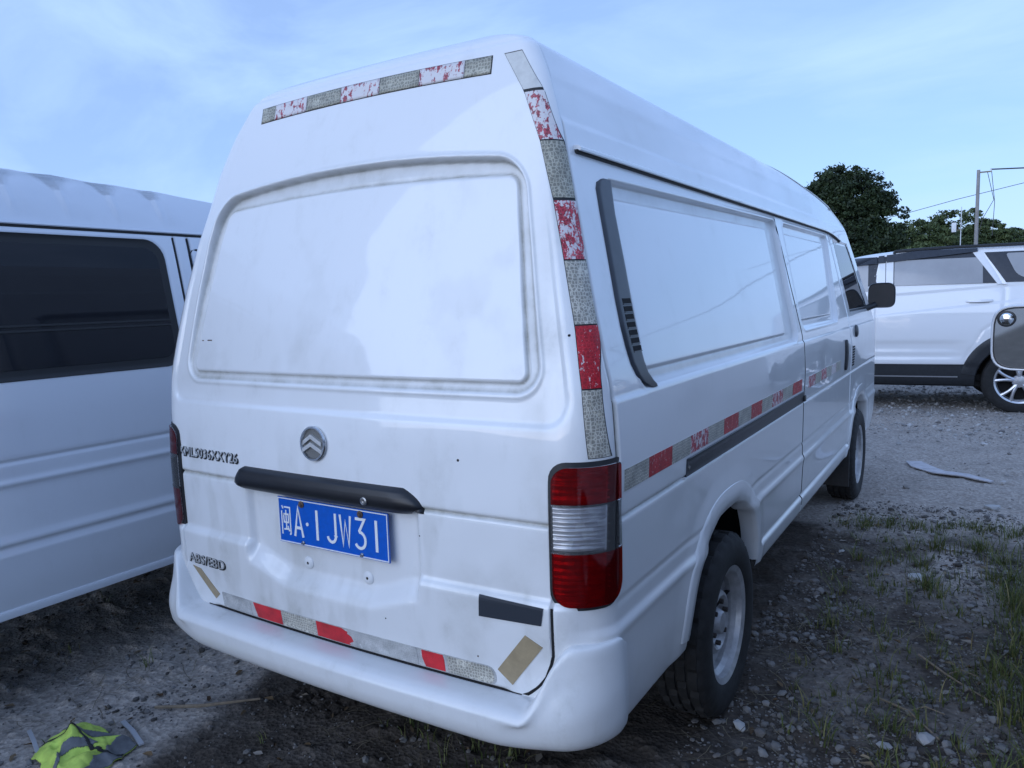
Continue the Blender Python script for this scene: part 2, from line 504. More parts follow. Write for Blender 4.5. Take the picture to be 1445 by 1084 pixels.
# ------------------------------------------------------------------ body shells: stacked rounded sections
class Shell:
    def __init__(s, rows, levels, rc, rcf, bulge, bulgef, fx, ysR, ysL, narc=10, nfront=14, yknot=(0.6, 4.2)):
        rows = np.asarray(rows, float)
        T = rows[:, 0]
        t = np.asarray(levels)
        z = pchip(T, rows[:, 1], t); w = pchip(T, rows[:, 2], t)
        yr = pchip(T, rows[:, 3], t); yf = pchip(T, rows[:, 4], t)
        bulge = (BU_Z(z) if bulge is None else np.full(len(t), bulge))
        rcl = np.minimum(RC_Z(z) if rc is None else rc, w * 0.92); rfl = np.minimum(rcf, w * 0.92)
        n = len(t)
        ya = yr + rcl; yb = yf - rfl
        ya0, yb0 = ysR[0], ysR[-1]

        def sidey(ys):
            Y = np.zeros((n, len(ys)))
            for i in range(n):
                k0 = max(yknot[0], ya[i] + bulge[i] + 0.05); k1 = max(min(yknot[1], yb[i] - 0.05), k0 + 0.05)
                Y[i] = np.interp(ys, [ya0, yknot[0], yknot[1], yb0], [ya[i] + bulge[i], k0, k1, max(yb[i] - bulgef, k1 + 0.02)])
            return Y
        cols = []; zone = []
        W = w[:, None]
        YR = sidey(ysR); cols.append(np.stack([np.repeat(W, YR.shape[1], 1), YR], -1)); zone += [0] * YR.shape[1]
        a = (np.arange(1, narc) / narc) * PI / 2
        cxf = (w - rfl)[:, None]; cyf = yb[:, None]
        bf = lambda X: -bulgef * (np.abs(X) / np.maximum(W, 1e-3)) ** 2
        X = cxf + rfl[:, None] * np.cos(a); cols.append(np.stack([X, cyf + rfl[:, None] * np.sin(a) + bf(X)], -1)); zone += [1] * len(a)
        f = np.linspace(1, -1, nfront)
        X = cxf * f; cols.append(np.stack([X, np.repeat(yf[:, None], nfront, 1) + bf(X)], -1)); zone += [1] * nfront
        a2 = PI / 2 + a
        X = -cxf + rfl[:, None] * np.cos(a2); cols.append(np.stack([X, cyf + rfl[:, None] * np.sin(a2) + bf(X)], -1)); zone += [1] * len(a)
        YL = sidey(ysL)[:, ::-1]; cols.append(np.stack([np.repeat(-W, YL.shape[1], 1), YL], -1)); zone += [2] * YL.shape[1]
        br = lambda X: bulge[:, None] * (np.abs(X) / np.maximum(W, 1e-3)) ** 2
        cxr = (w - rcl)[:, None]; cyr = ya[:, None]
        a3 = PI + a
        X = -cxr + rcl[:, None] * np.cos(a3); cols.append(np.stack([X, cyr + rcl[:, None] * np.sin(a3) + br(X)], -1)); zone += [3] * len(a)
        X = cxr * fx; cols.append(np.stack([X, np.repeat(yr[:, None], len(fx), 1) + br(X)], -1)); zone += [3] * len(fx)
        a4 = 1.5 * PI + a
        X = cxr + rcl[:, None] * np.cos(a4); cols.append(np.stack([X, cyr + rcl[:, None] * np.sin(a4) + br(X)], -1)); zone += [3] * len(a)
        P2 = np.concatenate(cols, 1)
        s.zone = np.array(zone)
        s.P = np.dstack([P2, np.repeat(z[:, None], P2.shape[1], 1)])
        tg = np.roll(P2, -1, 1) - np.roll(P2, 1, 1)
        tg /= np.maximum(np.linalg.norm(tg, axis=2, keepdims=True), 1e-9)
        s.N = np.dstack([tg[..., 1], -tg[..., 0], np.zeros(tg.shape[:2])])
        s.z = z; s.t = t
        s.nc = P2.shape[1]
        # corner path: right half of the rear, corner, first part of the right side
        nr = len(fx)
        i_rear0 = s.nc - len(a) - nr
        s.ic = list(range(i_rear0, s.nc)) + list(range(0, np.searchsorted(ysR, 0.9)))

    def displace(s, d, full=False):
        s.P0 = s.P.copy()
        if full:
            du = np.roll(s.P, -1, 1) - np.roll(s.P, 1, 1)
            dv = np.gradient(s.P, axis=0)
            n = np.cross(du, dv)
            s.N = n / np.maximum(np.linalg.norm(n, axis=2, keepdims=True), 1e-9)
        s.P = s.P - s.N * d[..., None]

    flat = False

    def _row(s, l, kind, a):
        PP = s.P0 if s.flat else s.P
        if kind == 'R':
            ix = np.where(s.zone == 0)[0]; key = s.P0[l, ix, 1]
        elif kind == 'L':
            ix = np.where(s.zone == 2)[0][::-1]; key = s.P0[l, ix, 1]
        elif kind == 'B':
            ix = np.where(s.zone == 3)[0]; key = s.P0[l, ix, 0]
        else:
            ix = np.array(s.ic); key = s.skey
        return np.stack([np.interp(a, key, PP[l, ix, k]) for k in range(3)], -1)

    def set_corner(s, zref):
        l = int(np.argmin(np.abs(s.z - zref)))
        p = s.P0[l, s.ic, :2]
        seg = np.concatenate([[0], np.cumsum(np.hypot(*np.diff(p, axis=0).T))])
        s.skey = seg + p[0, 0]
        k = len(s.ic) - sum(1 for i in s.ic if s.zone[i] == 0)
        s.side_s = lambda y: float(np.interp(y, p[k:, 1], s.skey[k:]))

    def pt(s, kind, a, z):
        """a: array, z: scalar -> points on the shell"""
        a = np.atleast_1d(np.asarray(a, float))
        fl = np.interp(z, s.z, np.arange(len(s.z)))
        l = min(int(fl), len(s.z) - 2); k = fl - l
        return s._row(l, kind, a) * (1 - k) + s._row(l + 1, kind, a) * k

    def ptn(s, kind, a, z, e=0.006):
        a = np.atleast_1d(np.asarray(a, float))
        p = s.pt(kind, a, z)
        da = s.pt(kind, a + e, z) - s.pt(kind, a - e, z)
        dz = s.pt(kind, a, z + e) - s.pt(kind, a, z - e)
        n = np.cross(da, dz) if kind != 'L' else np.cross(dz, da)
        n /= np.maximum(np.linalg.norm(n, axis=1, keepdims=True), 1e-9)
        return p, n

    G = None

    def piece(s, name, mask, mat, parent):
        nl, nc = s.P.shape[:2]
        i = np.arange(nl - 1)[:, None]; j = np.arange(nc)[None, :]
        j2 = (j + 1) % nc
        Q = np.stack([i * nc + j, i * nc + j2, (i + 1) * nc + j2, (i + 1) * nc + j], -1)[mask]
        u, inv = np.unique(Q.ravel(), return_inverse=True)
        V = s.P.reshape(-1, 3)[u]
        me = np_mesh(name, V, inv.reshape(-1, 4))
        if s.G is not None:
            me.attributes.new('grime', 'FLOAT', 'POINT').data.foreach_set('value', s.G.ravel()[u].astype(np.float32))
        return link(name, me, mat, parent)

    def fc(s):
        """face centres (undisplaced) and zones"""
        P = s.P0
        c = (P[:-1] + P[1:]) / 2
        c = (c + np.roll(c, -1, 1)) / 2
        return c[..., 0], c[..., 1], c[..., 2], np.repeat(s.zone[None, :], len(P) - 1, 0)


def patch(sh, name, kind, rows, mat, parent, off=0.002, thick=0.003, na=12, mirror=False, prof=None, smooth=True):
    """a thin solid lying on a shell. rows: (z, a0, a1)"""
    G = []; B = []
    for r_i, (z, a0, a1) in enumerate(rows):
        p, n = sh.ptn(kind, np.linspace(a0, a1, na), z)
        o = off
        if prof is not None:
            o = np.array([prof(r_i / (len(rows) - 1), k / (na - 1)) for k in range(na)])[:, None]
        G.append(p + n * o); B.append(p + n * (o - thick))
    G = np.array(G); B = np.array(B)
    m = len(rows)
    V = np.concatenate([G.reshape(-1, 3), B.reshape(-1, 3)])
    if mirror: V[:, 0] *= -1
    i = np.arange(m - 1)[:, None]; j = np.arange(na - 1)[None, :]
    top = np.stack([i * na + j, i * na + j + 1, (i + 1) * na + j + 1, (i + 1) * na + j], -1).reshape(-1, 4)
    nb = m * na
    bot = top[:, ::-1] + nb
    ring = [k for k in range(na)] + [r * na + na - 1 for r in range(1, m)] + [(m - 1) * na + k for k in range(na - 2, -1, -1)] + [r * na for r in range(m - 2, 0, -1)]
    side = [[ring[(k + 1) % len(ring)], ring[k], ring[k] + nb, ring[(k + 1) % len(ring)] + nb] for k in range(len(ring))]
    Q = np.concatenate([top, bot, np.array(side)])
    flip = (kind == 'L') != mirror
    if flip: Q = Q[:, ::-1]
    o = link(name, np_mesh(name, V, Q, smooth=smooth), mat, parent)
    return sharp(o, 40)


def rr_rows(z0, z1, a0, a1, r, n=18, ra=None):
    """rows of a rounded rectangle; a0/a1 numbers or functions of z"""
    f0 = a0 if callable(a0) else (lambda z: a0)
    f1 = a1 if callable(a1) else (lambda z: a1)
    r4 = r if isinstance(r, tuple) else (r, r, r, r)     # bottom a0, bottom a1, top a0, top a1
    t = 0.5 - 0.5 * np.cos(np.linspace(0, PI, n))
    out = []
    for z in z0 + (z1 - z0) * t:
        def ins(rb, rt):
            if rb > 0 and z - z0 < rb: return rb - math.sqrt(max(0, rb * rb - (rb - (z - z0)) ** 2))
            if rt > 0 and z1 - z < rt: return rt - math.sqrt(max(0, rt * rt - (rt - (z1 - z)) ** 2))
            return 0.0
        out.append((z, f0(z) + ins(r4[0], r4[2]), f1(z) - ins(r4[1], r4[3])))
    return out


def sweep(name, pts, nrm, prof, mat, parent, upv=(0, 0, 1)):
    """profile (out, up) pairs swept along pts with outward normals"""
    pts = np.asarray(pts); nrm = np.asarray(nrm); upv = np.asarray(upv, float)
    m, k = len(pts), len(prof)
    V = np.concatenate([pts + nrm * o + upv * u for o, u in prof]).reshape(k, m, 3).transpose(1, 0, 2).reshape(-1, 3)
    Q = []
    for i in range(m - 1):
        for j in range(k):
            j2 = (j + 1) % k
            Q.append((i * k + j, (i + 1) * k + j, (i + 1) * k + j2, i * k + j2))
    mb = MB().add(V, Q + [tuple(range(k)), tuple((m - 1) * k + j for j in range(k - 1, -1, -1))])
    return mb.build(name, mat, parent)


def text_mesh(body, size, extrude=0.002, offset=0.0, bold=False):
    cu = bpy.data.curves.new('lettering', 'FONT')
    cu.body = body
    cu.size = size
    cu.extrude = extrude
    cu.offset = offset
    cu.resolution_u = 3
    ob = bpy.data.objects.new('lettering', cu)
    COL.objects.link(ob)
    dg = bpy.context.evaluated_depsgraph_get()
    dg.update()
    me = bpy.data.meshes.new_from_object(ob.evaluated_get(dg))
    bpy.data.objects.remove(ob)
    return me


def text_on_rear(sh, name, body, x0, x1, zc, hgt, mat, parent, off=0.004, offset=0.0, extrude=0.002):
    me = text_mesh(body, 1.0, 0.0, offset)
    n = len(me.vertices)
    co = np.zeros(n * 3); me.vertices.foreach_get('co', co); co = co.reshape(-1, 3)
    F = [list(p.vertices) for p in me.polygons]
    x_, z_ = co[:, 0], co[:, 1]
    u = x0 + (x_ - x_.min()) / (x_.max() - x_.min()) * (x1 - x0)
    v = zc + (z_ / 0.72 - 0.5) * hgt
    V = np.zeros((n, 3)); Nn = np.zeros((n, 3))
    for i in range(n):
        p, q = sh.ptn('B', u[i], v[i], 0.01)
        V[i] = p[0]; Nn[i] = q[0]
    # rear is seen from -y: x to the right, so faces built in (x,z) must look towards -y
    mb = MB()
    mb.add(V + Nn * off, F)
    bm = bmesh.new()
    vs = [bm.verts.new(p) for p in V + Nn * off]
    for f in F:
        try: bm.faces.new([vs[i] for i in f])
        except ValueError: pass
    bmesh.ops.recalc_face_normals(bm, faces=bm.faces)
    ex = bmesh.ops.extrude_face_region(bm, geom=list(bm.faces))
    for e in ex['geom']:
        if isinstance(e, bmesh.types.BMVert): e.co.y += -extrude if False else 0.0
    mv = [e for e in ex['geom'] if isinstance(e, bmesh.types.BMVert)]
    bmesh.ops.translate(bm, verts=mv, vec=Vector(tuple(Nn.mean(0) * extrude)))
    m2 = bpy.data.meshes.new(name)
    bm.to_mesh(m2); bm.free()
    bpy.data.meshes.remove(me)
    return link(name, m2, mat, parent)


# ------------------------------------------------------------------ the vans
VAN_ROWS = [  # t, z, half width, rear y, front y
    (0.36, 0.36, 0.806, 0.07, 5.28), (0.40, 0.40, 0.820, 0.035, 5.35), (0.50, 0.50, 0.833, 0.006, 5.42), (0.64, 0.64, 0.841, -0.008, 5.44),
    (0.662, 0.662, 0.845, -0.009, 5.44), (0.690, 0.690, 0.836, -0.010, 5.44), (0.944, 0.944, 0.839, -0.015, 5.41), (1.10, 1.10, 0.838, -0.010, 5.37),
    (1.25, 1.25, 0.831, 0.006, 5.32), (1.36, 1.36, 0.808, 0.022, 5.27), (1.50, 1.50, 0.774, 0.047, 5.19), (1.60, 1.60, 0.750, 0.068, 5.13), (1.70, 1.70, 0.726, 0.088, 5.08),
    (1.84, 1.84, 0.691, 0.118, 5.00), (1.91, 1.91, 0.675, 0.134, 4.94), (2.02, 2.02, 0.642, 0.160, 4.62), (2.06, 2.06, 0.627, 0.170, 4.40),
    (2.10, 2.10, 0.609, 0.180, 4.05), (2.14, 2.14, 0.588, 0.190, 3.45), (2.16, 2.160, 0.564, 0.203, 3.15), (2.18, 2.178, 0.522, 0.222, 2.90),
    (2.20, 2.198, 0.452, 0.255, 2.7), (2.22, 2.214, 0.370, 0.30, 2.6), (2.26, 2.232, 0.230, 0.40, 2.5), (2.32, 2.240, 0.02, 0.65, 2.2)]
RC_Z = lambda z: np.interp(z, [0.4, 1.10, 1.32, 1.70, 1.85, 2.05, 2.3], [0.11, 0.11, 0.078, 0.062, 0.055, 0.040, 0.035])
BU_Z = lambda z: np.interp(z, [0.4, 1.32, 1.85, 2.1], [0.030, 0.028, 0.016, 0.010])
HUB_R, HUB_F, HUB_Z = 1.065, 4.28, 0.31
ARCH_A, ARCH_N = 0.415, 2.4


def arch_val(y, z, yc):
    return (np.abs(y - yc) / ARCH_A) ** ARCH_N + (np.abs(z - 0.33) / ARCH_A) ** ARCH_N


def seam_front(z):
    return np.interp(z, [0.4, 1.0, 1.2, 1.87], [3.84, 3.83, 3.80, 3.82])


def groove(v, c, wd, dep):
    return dep * np.exp(-((v - c) / wd) ** 2)


def crease_curve(x, z):
    return rrect(np.abs(x) + 0.185 * (z - 1.28), z, -0.752, 0.752, 1.183, 3.0, 0.075)


def rear_outer(x, z):
    return rrect(np.abs(x) + 0.160 * (z - 1.27), z + 0.12 * x * x * ss(1.4, 1.8, z), -0.685, 0.685, 1.259, 1.876, 0.075)


def rear_inner(x, z):
    return rrect(np.abs(x) + 0.150 * (z - 1.283), z + 0.06 * x * x * ss(1.4, 1.8, z), -0.649, 0.649, 1.283, 1.822, 0.030)


def flank_one(y, z):
    k = (z - 1.287) * 0.19 * (y > 1.2) + (z - 1.287) * 0.12 * (y <= 1.2)
    so = rrect(y - k, z - 0.012 * (y - 0.4) * ss(1.5, 1.8, z), 0.300, 2.237, 1.254, 1.800, 0.05)
    si = rrect(y - k * 0.9, z - 0.014 * (y - 0.4) * ss(1.5, 1.8, z), 0.375, 2.070, 1.292, 1.755, 0.018)
    return so, si


def flank_two(y, z):
    k = (z - 1.30) * 0.17 * (y < 2.8) + (z - 1.32) * 0.60 * (y >= 2.8)
    so = rrect(y - k, z, 2.385, 3.42, 1.298, 1.822, 0.05)
    si = rrect(y - k, z, 2.425, 3.30, 1.338, 1.776, 0.018)
    return so, si


def d_van_rear(x, z):
    ax = np.abs(x)
    d = 0.009 * ss(0.009, -0.009, crease_curve(x, z)) * ss(1.95, 1.45, z)
    so = rear_outer(x, z)
    si = rear_inner(x, z)
    d += 0.013 * ss(0.006, -0.006, so)
    d += -0.004 * np.exp(-((so - 0.008) / 0.006) ** 2)
    d += -0.007 * ss(0.0035, -0.0035, si)
    d += groove(si, 0.001, 0.0035, 0.005)
    d += 0.042 * (z - 1.48) * ss(0.006, -0.006, so)
    d += groove(z, 0.944, 0.0055, 0.008)
    rec = ss(-0.378, -0.352, x) * ss(0.326, 0.302, x)
    rec *= ss(0.628, 0.700, z - 0.05 * ss(0.2, 0.0, np.minimum(x + 0.368, 0.318 - x)))
    low = ss(0.762, 0.740, z)
    d += -0.016 * low * (1 - rec) * ss(0.80, 0.72, ax)
    d += 0.022 * rec * ss(0.955, 0.935, z)
    d += 0.030 * ss(0.499, 0.490, z) * ss(0.60, 0.56, ax)
    # door shut lines beside the lamps and round the corner below
    vl = ss(0.60, 0.64, z) * ss(1.05, 1.03, z)
    d += groove(ax, 0.7175, 0.0035, 0.014) * vl
    # old dents
    d += groove(np.hypot((x + 0.30) / 1.2, z - 1.12), 0, 0.07, 0.0022) + groove(np.hypot((x - 0.45) / 1.6, z - 1.05), 0, 0.08, 0.0020)
    d += groove(np.hypot((x - 0.52) / 1.2, z - 0.86), 0, 0.06, 0.0022) + groove(np.hypot((x + 0.50) / 1.2, z - 0.85), 0, 0.05, 0.0020)
    return d


def d_van_side(y, z, right=True):
    d = groove(z, 0.944, 0.0055, 0.008)
    d += groove(z, 0.735, 0.006, 0.004)
    d += -0.007 * ss(1.247, 1.233, z) * ss(0.9, 1.1, z)
    for (so, si), dep in ((flank_one(y, z), 0.021), (flank_two(y, z), 0.019)):
        d += dep * ss(0.007, -0.007, so) - 0.003 * np.exp(-((so - 0.009) / 0.006) ** 2)
        d += -0.007 * ss(0.003, -0.003, si) + groove(si, 0.001, 0.003, 0.003)
    sfr = seam_front(z)
    vis = ss(0.37, 0.39, z) * ss(1.858, 1.84, z)
    d += groove(y, 2.340, 0.0042, 0.016) * vis
    d += groove(y, sfr, 0.006, 0.014) * vis
    d += 0.006 * ss(1.925, 1.945, z) - 0.003 * ss(2.03, 2.06, z)
    # glass opening of the cab door
    q = (y - 3.95)
    q2 = (np.interp(z, [1.35, 1.80], [4.80, 4.55]) - y)
    sg = -np.minimum(np.minimum(q, q2), np.minimum(z - 1.33, 1.81 - z))
    d += 0.010 * ss(0.006, -0.006, sg)
    for yc in (HUB_R, HUB_F):
        d += -0.007 * ss(2.0, 1.2, arch_val(y, z, yc))
    d += (groove(z, 0.475, 0.005, 0.007) - 0.009 * ss(0.468, 0.455, z)) * ss(1.50, 1.56, y) * ss(3.84, 3.80, y)
    d += groove(np.hypot((y - 0.75) / 2.2, z - 1.14), 0, 0.07, 0.0035) * right
    d += groove(np.hypot((y - 1.6) / 2.0, z - 1.15), 0, 0.06, -0.003) * right
    d += groove(np.hypot((y - 2.9) / 1.5, z - 1.1), 0, 0.08, 0.005) * right
    d += groove(np.hypot((y - 0.55) / 1.6, z - 0.86), 0, 0.06, 0.003) * right
    return d


def d_bus_side(y, z):
    d = groove(z, 0.956, 0.007, 0.007) + groove(z, 0.878, 0.012, -0.007) + groove(z, 0.645, 0.007, 0.006) - 0.007 * ss(0.632, 0.618, z)
    sfr = seam_front(z)
    vis = ss(0.37, 0.39, z) * ss(1.82, 1.80, z)
    d += groove(y, 3.79, 0.006, 0.018) * vis + groove(y, 3.862, 0.008, 0.018) * vis
    d += 0.010 * ss(0.008, -0.008, rrect(y, z, 2.26, 3.73, 1.25, 1.79, 0.08))
    d += 0.010 * ss(0.008, -0.008, rrect(y, z, 1.42, 2.16, 1.25, 1.79, 0.08))
    for yc in (HUB_R + 0.9, HUB_F):
        d += -0.012 * ss(2.2, 1.2, arch_val(y, z, yc))
    return d


def d_bus_roof(y, z):
    """raised roof with pressed ribs across it"""
    k = ss(1.85, 1.93, z)
    ph = (y - 3.33 + 0.15 * (z - 1.9)) / 0.205
    fr = ph - np.floor(ph)
    bead = -0.005 * ss(0.0, 0.10, fr) * ss(1.0, 0.35, fr) - 0.004 * np.exp(-((fr - 0.11) / 0.05) ** 2)
    return bead * k * ss(3.95, 3.8, y)


def wheel(parent, x, y, side, r=0.325, wid=0.19, rim=0.200, kind='steel', treads=True, hz=HUB_Z):
    """wheel part (rim) with tyre and nuts as its own pieces; outer face at x towards side*x"""
    Mx = Matrix.Translation((x, y, hz)) @ Matrix.Scale(side, 4, (1, 0, 0))
    rm = MB()
    n = 80
    lip = [(rim - 0.010, -wid + 0.02), (rim - 0.012, -wid * 0.6), (rim - 0.030, -0.10), (rim - 0.030, -0.045), (rim - 0.016, -0.030), (rim - 0.012, -0.010), (rim + 0.003, -0.004),
           (rim + 0.008, -0.002), (rim + 0.009, -0.010), (rim + 0.002, -0.014)]
    rm.lathe(lip, n, Mx)
    disc = [(rim - 0.027, -0.062), (rim - 0.040, -0.066), (rim - 0.062, -0.070), (rim - 0.078, -0.062), (rim - 0.092, -0.038), (rim - 0.104, -0.034), (rim - 0.112, -0.040), (0.070, -0.060), (0.055, -0.062),
            (0.048, -0.050), (0.040, -0.030), (0.036, -0.026), (0.0, -0.024)]
    if kind == 'steel':
        rm.lathe(disc, n, Mx, skip=lambda i, k: i == 2 and (k % 5) in (0, 1, 2))
        w = rm.build('wheel', M['steel'], parent, ang=30)
    else:
        w = rm.build('wheel', M['alloy'], parent, ang=30)
        for k in range(5):
            th0 = 2 * PI * k / 5 + 0.25
            sp_ = MB()
            for dt in (-0.20, 0.20):
                pts = []
                for q in np.linspace(0, 1, 6):
                    rr_ = 0.055 + (rim - 0.062) * q
                    th = th0 + dt * (0.35 + 0.9 * q)
                    pts.append(Mx @ Vector((-0.028 + 0.012 * math.sin(PI * q), rr_ * math.cos(th), rr_ * math.sin(th))))
                sp_.tube(pts, [0.026, 0.022, 0.019, 0.018, 0.019, 0.024], 8)
            sp_.build('spoke', M['alloy'], w)
        MB().lathe([(0.075, -0.05), (0.074, -0.02), (0.062, -0.006), (0.036, -0.004), (0.034, 0.002), (0.0, 0.004)], 32, Mx).build('hub_cap', M['alloy'], w)
    dk = MB().lathe([(rim - 0.03, -0.10), (0.0, -0.10)], 24, Mx)
    dk.build('brake_drum', M['rust'] if kind == 'steel' else M['dark'], w)
    ty = MB()
    prof = []
    nt_ = 120
    shoulder = [(rim + 0.002, -0.006), (rim + 0.018, 0.004), (rim + 0.06, 0.010), (r - 0.035, 0.006), (r - 0.014, -0.004), (r - 0.004, -0.018)]
    tread = []
    for a, b in ((-0.018, -0.050), (-0.058, -0.088), (-0.096, -0.126), (-0.134, -wid + 0.03)):
        tread += [(r - 0.009, a + 0.0005), (r, a - 0.001), (r + 0.001, (a + b) / 2), (r, b + 0.001), (r - 0.009, b - 0.0005)]
    tail = [(r - 0.02, -wid + 0.012), (rim + 0.03, -wid), (rim, -wid + 0.01)]
    prof = shoulder + tread + tail
    V = []; F = []
    m = len(prof)
    for i, (pr, pa) in enumerate(prof):
        for k in range(nt_):
            th = 2 * PI * k / nt_
            rr = pr
            if treads and r - 0.0035 < pr and len(shoulder) <= i and (k + (i // 5) * 2) % 5 == 0: rr = pr - 0.011
            if treads and i in (4, 5) and k % 4 == 0: rr = pr - 0.006
            if rr > 0.3 and abs(th - PI) < 0.25: rr = min(rr, r - 0.002)      # squashed a little where it stands
            V.append(Mx @ Vector((pa, rr * math.cos(th), rr * math.sin(th))))
    for i in range(m - 1):
        for k in range(nt_):
            k2 = (k + 1) % nt_
            F.append((i * nt_ + k, i * nt_ + k2, (i + 1) * nt_ + k2, (i + 1) * nt_ + k))
    ty.add(V, F)
    ty.build('tyre', M['rubber'], w, ang=28)
    for k in range(6 if kind == 'steel' else 5):
        th = 2 * PI * k / (6 if kind == 'steel' else 5) + 0.3
        nb = MB()
        c = Mx @ Vector((-0.047 if kind == 'steel' else -0.024, 0.073 * math.cos(th), 0.073 * math.sin(th)))
        nb.tube([c, c + Vector((side * 0.017, 0, 0))], 0.0095, 6)
        nb.build('wheel_nut', M['nut'], w)
    return w


def arch_ring(sh, parent, kind, yc, mat, A=ARCH_A, NE=ARCH_N, zc=0.33, prof=None, zmin=0.385, name='wheel_arch'):
    """rolled wheel arch lip, open at the bottom"""
    G = []
    prof = prof or [(0.965, -0.060), (0.972, -0.012), (0.990, 0.001), (1.00, 0.0045), (1.06, 0.0050), (1.13, 0.0042), (1.160, 0.0022), (1.166, -0.002)]
    ths = np.linspace(math.radians(9), math.radians(171), 64)
    for th in ths:
        c, s_ = math.cos(th), math.sin(th)
        e = 2 / NE
        row = []
        for k, h in prof:
            y = yc + A * k * np.sign(c) * abs(c) ** e
            z = max(zmin, zc + A * k * abs(s_) ** e)
            p, n = sh.ptn(kind, y, z, 0.02)
            n = n[0]; n[1] *= 0.2; n /= np.linalg.norm(n)
            row.append(p[0] + n * (h + 0.0))
        G.append(row)
    G = np.array(G); m, k = G.shape[:2]
    Q = []
    for i in range(m - 1):
        for j in range(k - 1):
            q = (i * k + j, i * k + j + 1, (i + 1) * k + j + 1, (i + 1) * k + j)
            Q.append(q if kind == 'L' else q[::-1])
    o = MB().add(G.reshape(-1, 3), Q).build(name, mat, parent, ang=50)
    return o


def wheel_well(parent, x, side, yc):
    b = MB()
    Mx = Matrix.Translation((x, yc, 0.33)) @ Matrix.Scale(side, 4, (1, 0, 0))
    b.lathe([(0.455, 0.0), (0.455, -0.34), (0.0, -0.345)], 40, Mx)
    b.v = [(v[0], v[1], max(v[2], 0.37)) for v in b.v]
    return b.build('wheel_well', M['dark'], parent)


def door_mirror(parent, sh, side, y, z, mats, spot=False, w=0.20, h=0.21, cen=None):
    """wing mirror: housing, glass, arm. cen: centre of the glass in van coordinates"""
    cx_, cy2, cz = cen
    rows = []
    hs = MB()
    nseg, lay = 32, [(-0.004, 0.955), (-0.0075, 0.965), (-0.0085, 1.0), (0.0, 1.03), (0.035, 1.0), (0.075, 0.86), (0.105, 0.60), (0.115, 0.25)]
    V = []
    for dy, sc_ in lay:
        for k in range(nseg):
            th = 2 * PI * k / nseg
            c, s_ = math.cos(th), math.sin(th)
            e = 0.5
            V.append((cx_ + sc_ * w / 2 * np.sign(c) * abs(c) ** e, cy2 + dy, cz + sc_ * h / 2 * np.sign(s_) * abs(s_) ** e))
    F = []
    for i in range(len(lay) - 1):
        for k in range(nseg):
            k2 = (k + 1) % nseg
            F.append((i * nseg + k, i * nseg + k2, (i + 1) * nseg + k2, (i + 1) * nseg + k))
    F.append(tuple((len(lay) - 1) * nseg + k for k in range(nseg)))
    hs.add(V, F)
    # inner rim
    hou = hs.build('mirror_housing', mats[0], parent, ang=50)
    gl = MB()
    V = []
    for k in range(nseg):
        th = 2 * PI * k / nseg
        c, s_ = math.cos(th), math.sin(th)
        V.append((cx_ + 0.93 * w / 2 * np.sign(c) * abs(c) ** 0.5, cy2 - 0.0045, cz + 0.93 * h / 2 * np.sign(s_) * abs(s_) ** 0.5))
    V2 = [(a, cy2 + 0.004, c) for a, b, c in V]
    gl.add(V + V2, [tuple(range(nseg - 1, -1, -1))] + [(k, (k + 1) % nseg, nseg + (k + 1) % nseg, nseg + k) for k in range(nseg)])
    gl.build('mirror_glass', mats[1], hou, smooth=False)
    fr = MB()
    pr = [(0.96, -0.007), (0.96, 0.002), (0.92, 0.002), (0.92, -0.0065)]
    V = []
    for sc_, dy in pr:
        for k in range(nseg):
            th = 2 * PI * k / nseg
            c, s_ = math.cos(th), math.sin(th)
            V.append((cx_ + sc_ * w / 2 * np.sign(c) * abs(c) ** 0.5, cy2 + dy, cz + sc_ * h / 2 * np.sign(s_) * abs(s_) ** 0.5))
    F = []
    for i in range(4):
        for k in range(nseg):
            k2 = (k + 1) % nseg
            F.append((i * nseg + k, ((i + 1) % 4) * nseg + k, ((i + 1) % 4) * nseg + k2, i * nseg + k2))
    fr.add(V, F).build('mirror_rim', M['black'], hou, smooth=False)
    arm = MB()
    p = sh.pt('R' if side > 0 else 'L', y, z)[0]
    arm.tube([p - np.array([side * 0.02, 0, 0]), ((p[0] + cx_) / 2, (p[1] + cy2 + 0.04) / 2, (p[2] + cz - h * 0.25) / 2), (cx_ + (-side) * w * 0.3, cy2 + 0.05, cz - h * 0.3)], [0.026, 0.022, 0.02], 10)
    arm.build('mirror_arm', M['black'] if not spot else mats[0], hou)
    if spot:
        # turned out and up the way a driver sets it
        Rm = Matrix.Rotation(math.radians(-4), 4, 'Z') @ Matrix.Rotation(math.radians(0.3), 4, 'X')
        c_ = Vector((cx_, cy2, cz))
        hou.matrix_basis = Matrix.Translation(c_) @ Rm @ Matrix.Translation(-c_)
        sx, sz = cx_ - 0.30 * w, cz + 0.30 * h
        rg = MB()
        Mz = Matrix.Translation((sx, cy2 - 0.005, sz)) @ Matrix.Rotation(-PI / 2, 4, 'Z')
        rg.lathe([(0.030, 0.0), (0.031, 0.010), (0.027, 0.011), (0.0255, 0.008)], 28, Mz)
        o = rg.build('spot_mirror', M['black'], hou)
        dm = MB().lathe([(0.0255, 0.007), (0.022, 0.010), (0.016, 0.013), (0.008, 0.0147), (0.0, 0.015)], 28, Mz)
        dm.build('spot_mirror_glass', mats[1], hou)
    return hou


def underbody(parent, y0, y1, hw=0.70):
    b = MB()
    b.box((0, (y0 + y1) / 2, 0.435), (hw * 2, y1 - y0, 0.05))
    b.box((0.42, (y0 + y1) / 2, 0.37), (0.07, y1 - y0 - 0.3, 0.10))
    b.box((-0.42, (y0 + y1) / 2, 0.37), (0.07, y1 - y0 - 0.3, 0.10))
    b.build('chassis', M['dark'], parent)


